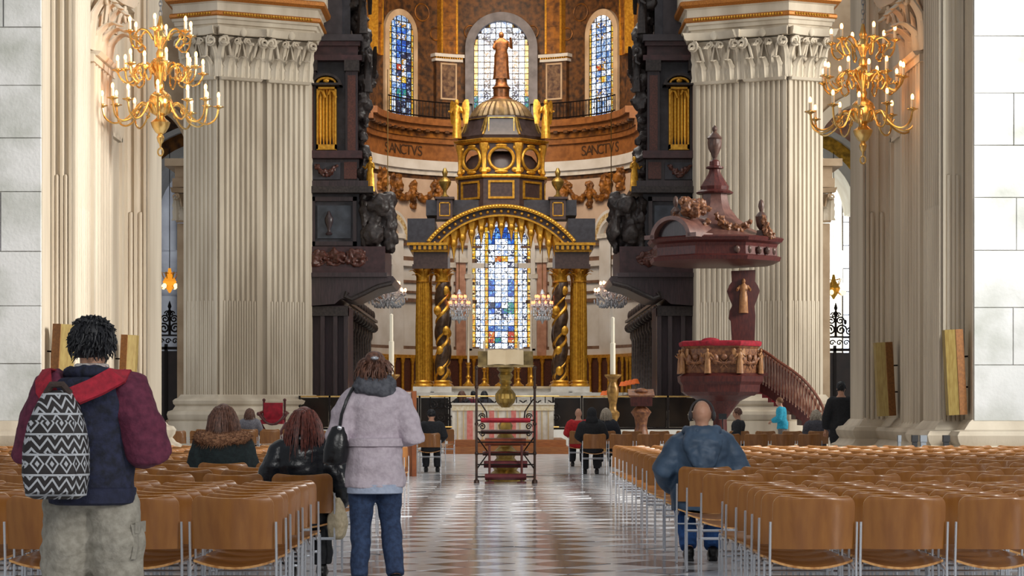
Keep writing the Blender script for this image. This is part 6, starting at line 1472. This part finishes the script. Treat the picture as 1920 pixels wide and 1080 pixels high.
far = [(1110, 44.0, 'FS', 'person in a dark coat with black hood seated by the aisle in the far row', DARKC, ('short', BLKHAIR), 0, 16),
       (1085, 50.0, 'FS2', 'person in a red coat with thin pale hair seated in front of the black-hooded figure', cloth('red_coat', '#c2252a', '#a01a20'), ('bald', GRYHAIR), 0, 17),
       (1137, 50.0, 'FS2', 'person with white hair and dark blue coat seated in the far row', cloth('dark_blue_coat', '#23262f', '#1b1d26'), ('mid', GRYHAIR), 0, 18),
       (808, 45.5, 'L', 'person in black bowed forward on the chair beside the notice stand', DARKC, ('short', BLKHAIR), R(16), 19),
       (467, 54.5, 'FN', 'person with dark hair and pale collar seated near the throne chair', cloth('grey_jacket', '#7c7a80', '#626068'), ('mid', BRNHAIR), 0, 20),
       (1385, 50.0, 'FS2', 'person in black turned sideways in the far row under the pulpit', DARKC, ('short', BRNHAIR), 0, 21),
       (1534, 50.0, 'FS2', 'person with grey hair leaning at the foot of the pulpit stair', cloth('slate_coat', '#4b4a52', '#3a3940'), ('mid', GRYHAIR), R(18), 22)]
for px, d, blk, lab, cm, hr, ln, sd_ in far:
    yaw = R(80) if px == 1385 else 0
    t, hm, S = person(lab, (X(px, d), d + .14, 0), yaw, 1.68, True, lean=ln, head=(R(0), R(-8) if ln else 0, 0), arms=LAPARMS, top=cm, top_inf=.045, trousers=DARKC, hair=hr, seed=sd_, vox=FV)
    if sd_ == 16:
        b = MB(); dz_ = .455 + .1 - .935; b.ellip((0, -.03, 1.6 + dz_), (.105, .11, .13), 12, 10); b.ellip((0, -.06, 1.47 + dz_), (.13, .1, .1), 12, 8); child('hood', remesh(b, .02, 3), DARKC, t)
for px, d, lab, cm, hr, sd_ in ((866, 75.5, 'brown-haired person in black seated in the choir behind the altar', DARKC, ('long', BRNHAIR), 30), (887, 76.6, 'person in a maroon coat in the choir behind the altar', cloth('maroon_coat', '#6a2038', '#541629'), ('short', BLKHAIR), 31), (908, 75.5, 'person in a dark grey coat in the choir behind the altar', cloth('charcoal_coat', '#33323a', '#26252c'), ('mid', BLKHAIR), 32)):
    person(lab, (X(px, d), d, .62), 0, 1.66, True, top=cm, top_inf=.05, trousers=DARKC, hair=hr, seed=sd_, vox=FV, arms=LAPARMS)
# bench those choir visitors sit on
t = thing('choir_bench', 'low dark oak bench in the choir behind the nave altar', 'bench', (X(887, 76), 76, .62))
for yb_ in (75.2, 76.3):
    obj('bench_seat', MB().box(X(840, 76), X(930, 76), yb_ + .15, yb_ + .55, 1.03, 1.075), DARKW, t, smooth=False)
    for xq in (842, 926): obj('bench_leg', MB().box(X(xq, 76), X(xq + 3, 76), yb_ + .18, yb_ + .5, .62, 1.03), DARKW, t, smooth=False)
bpy.data.scenes.remove(SCR)
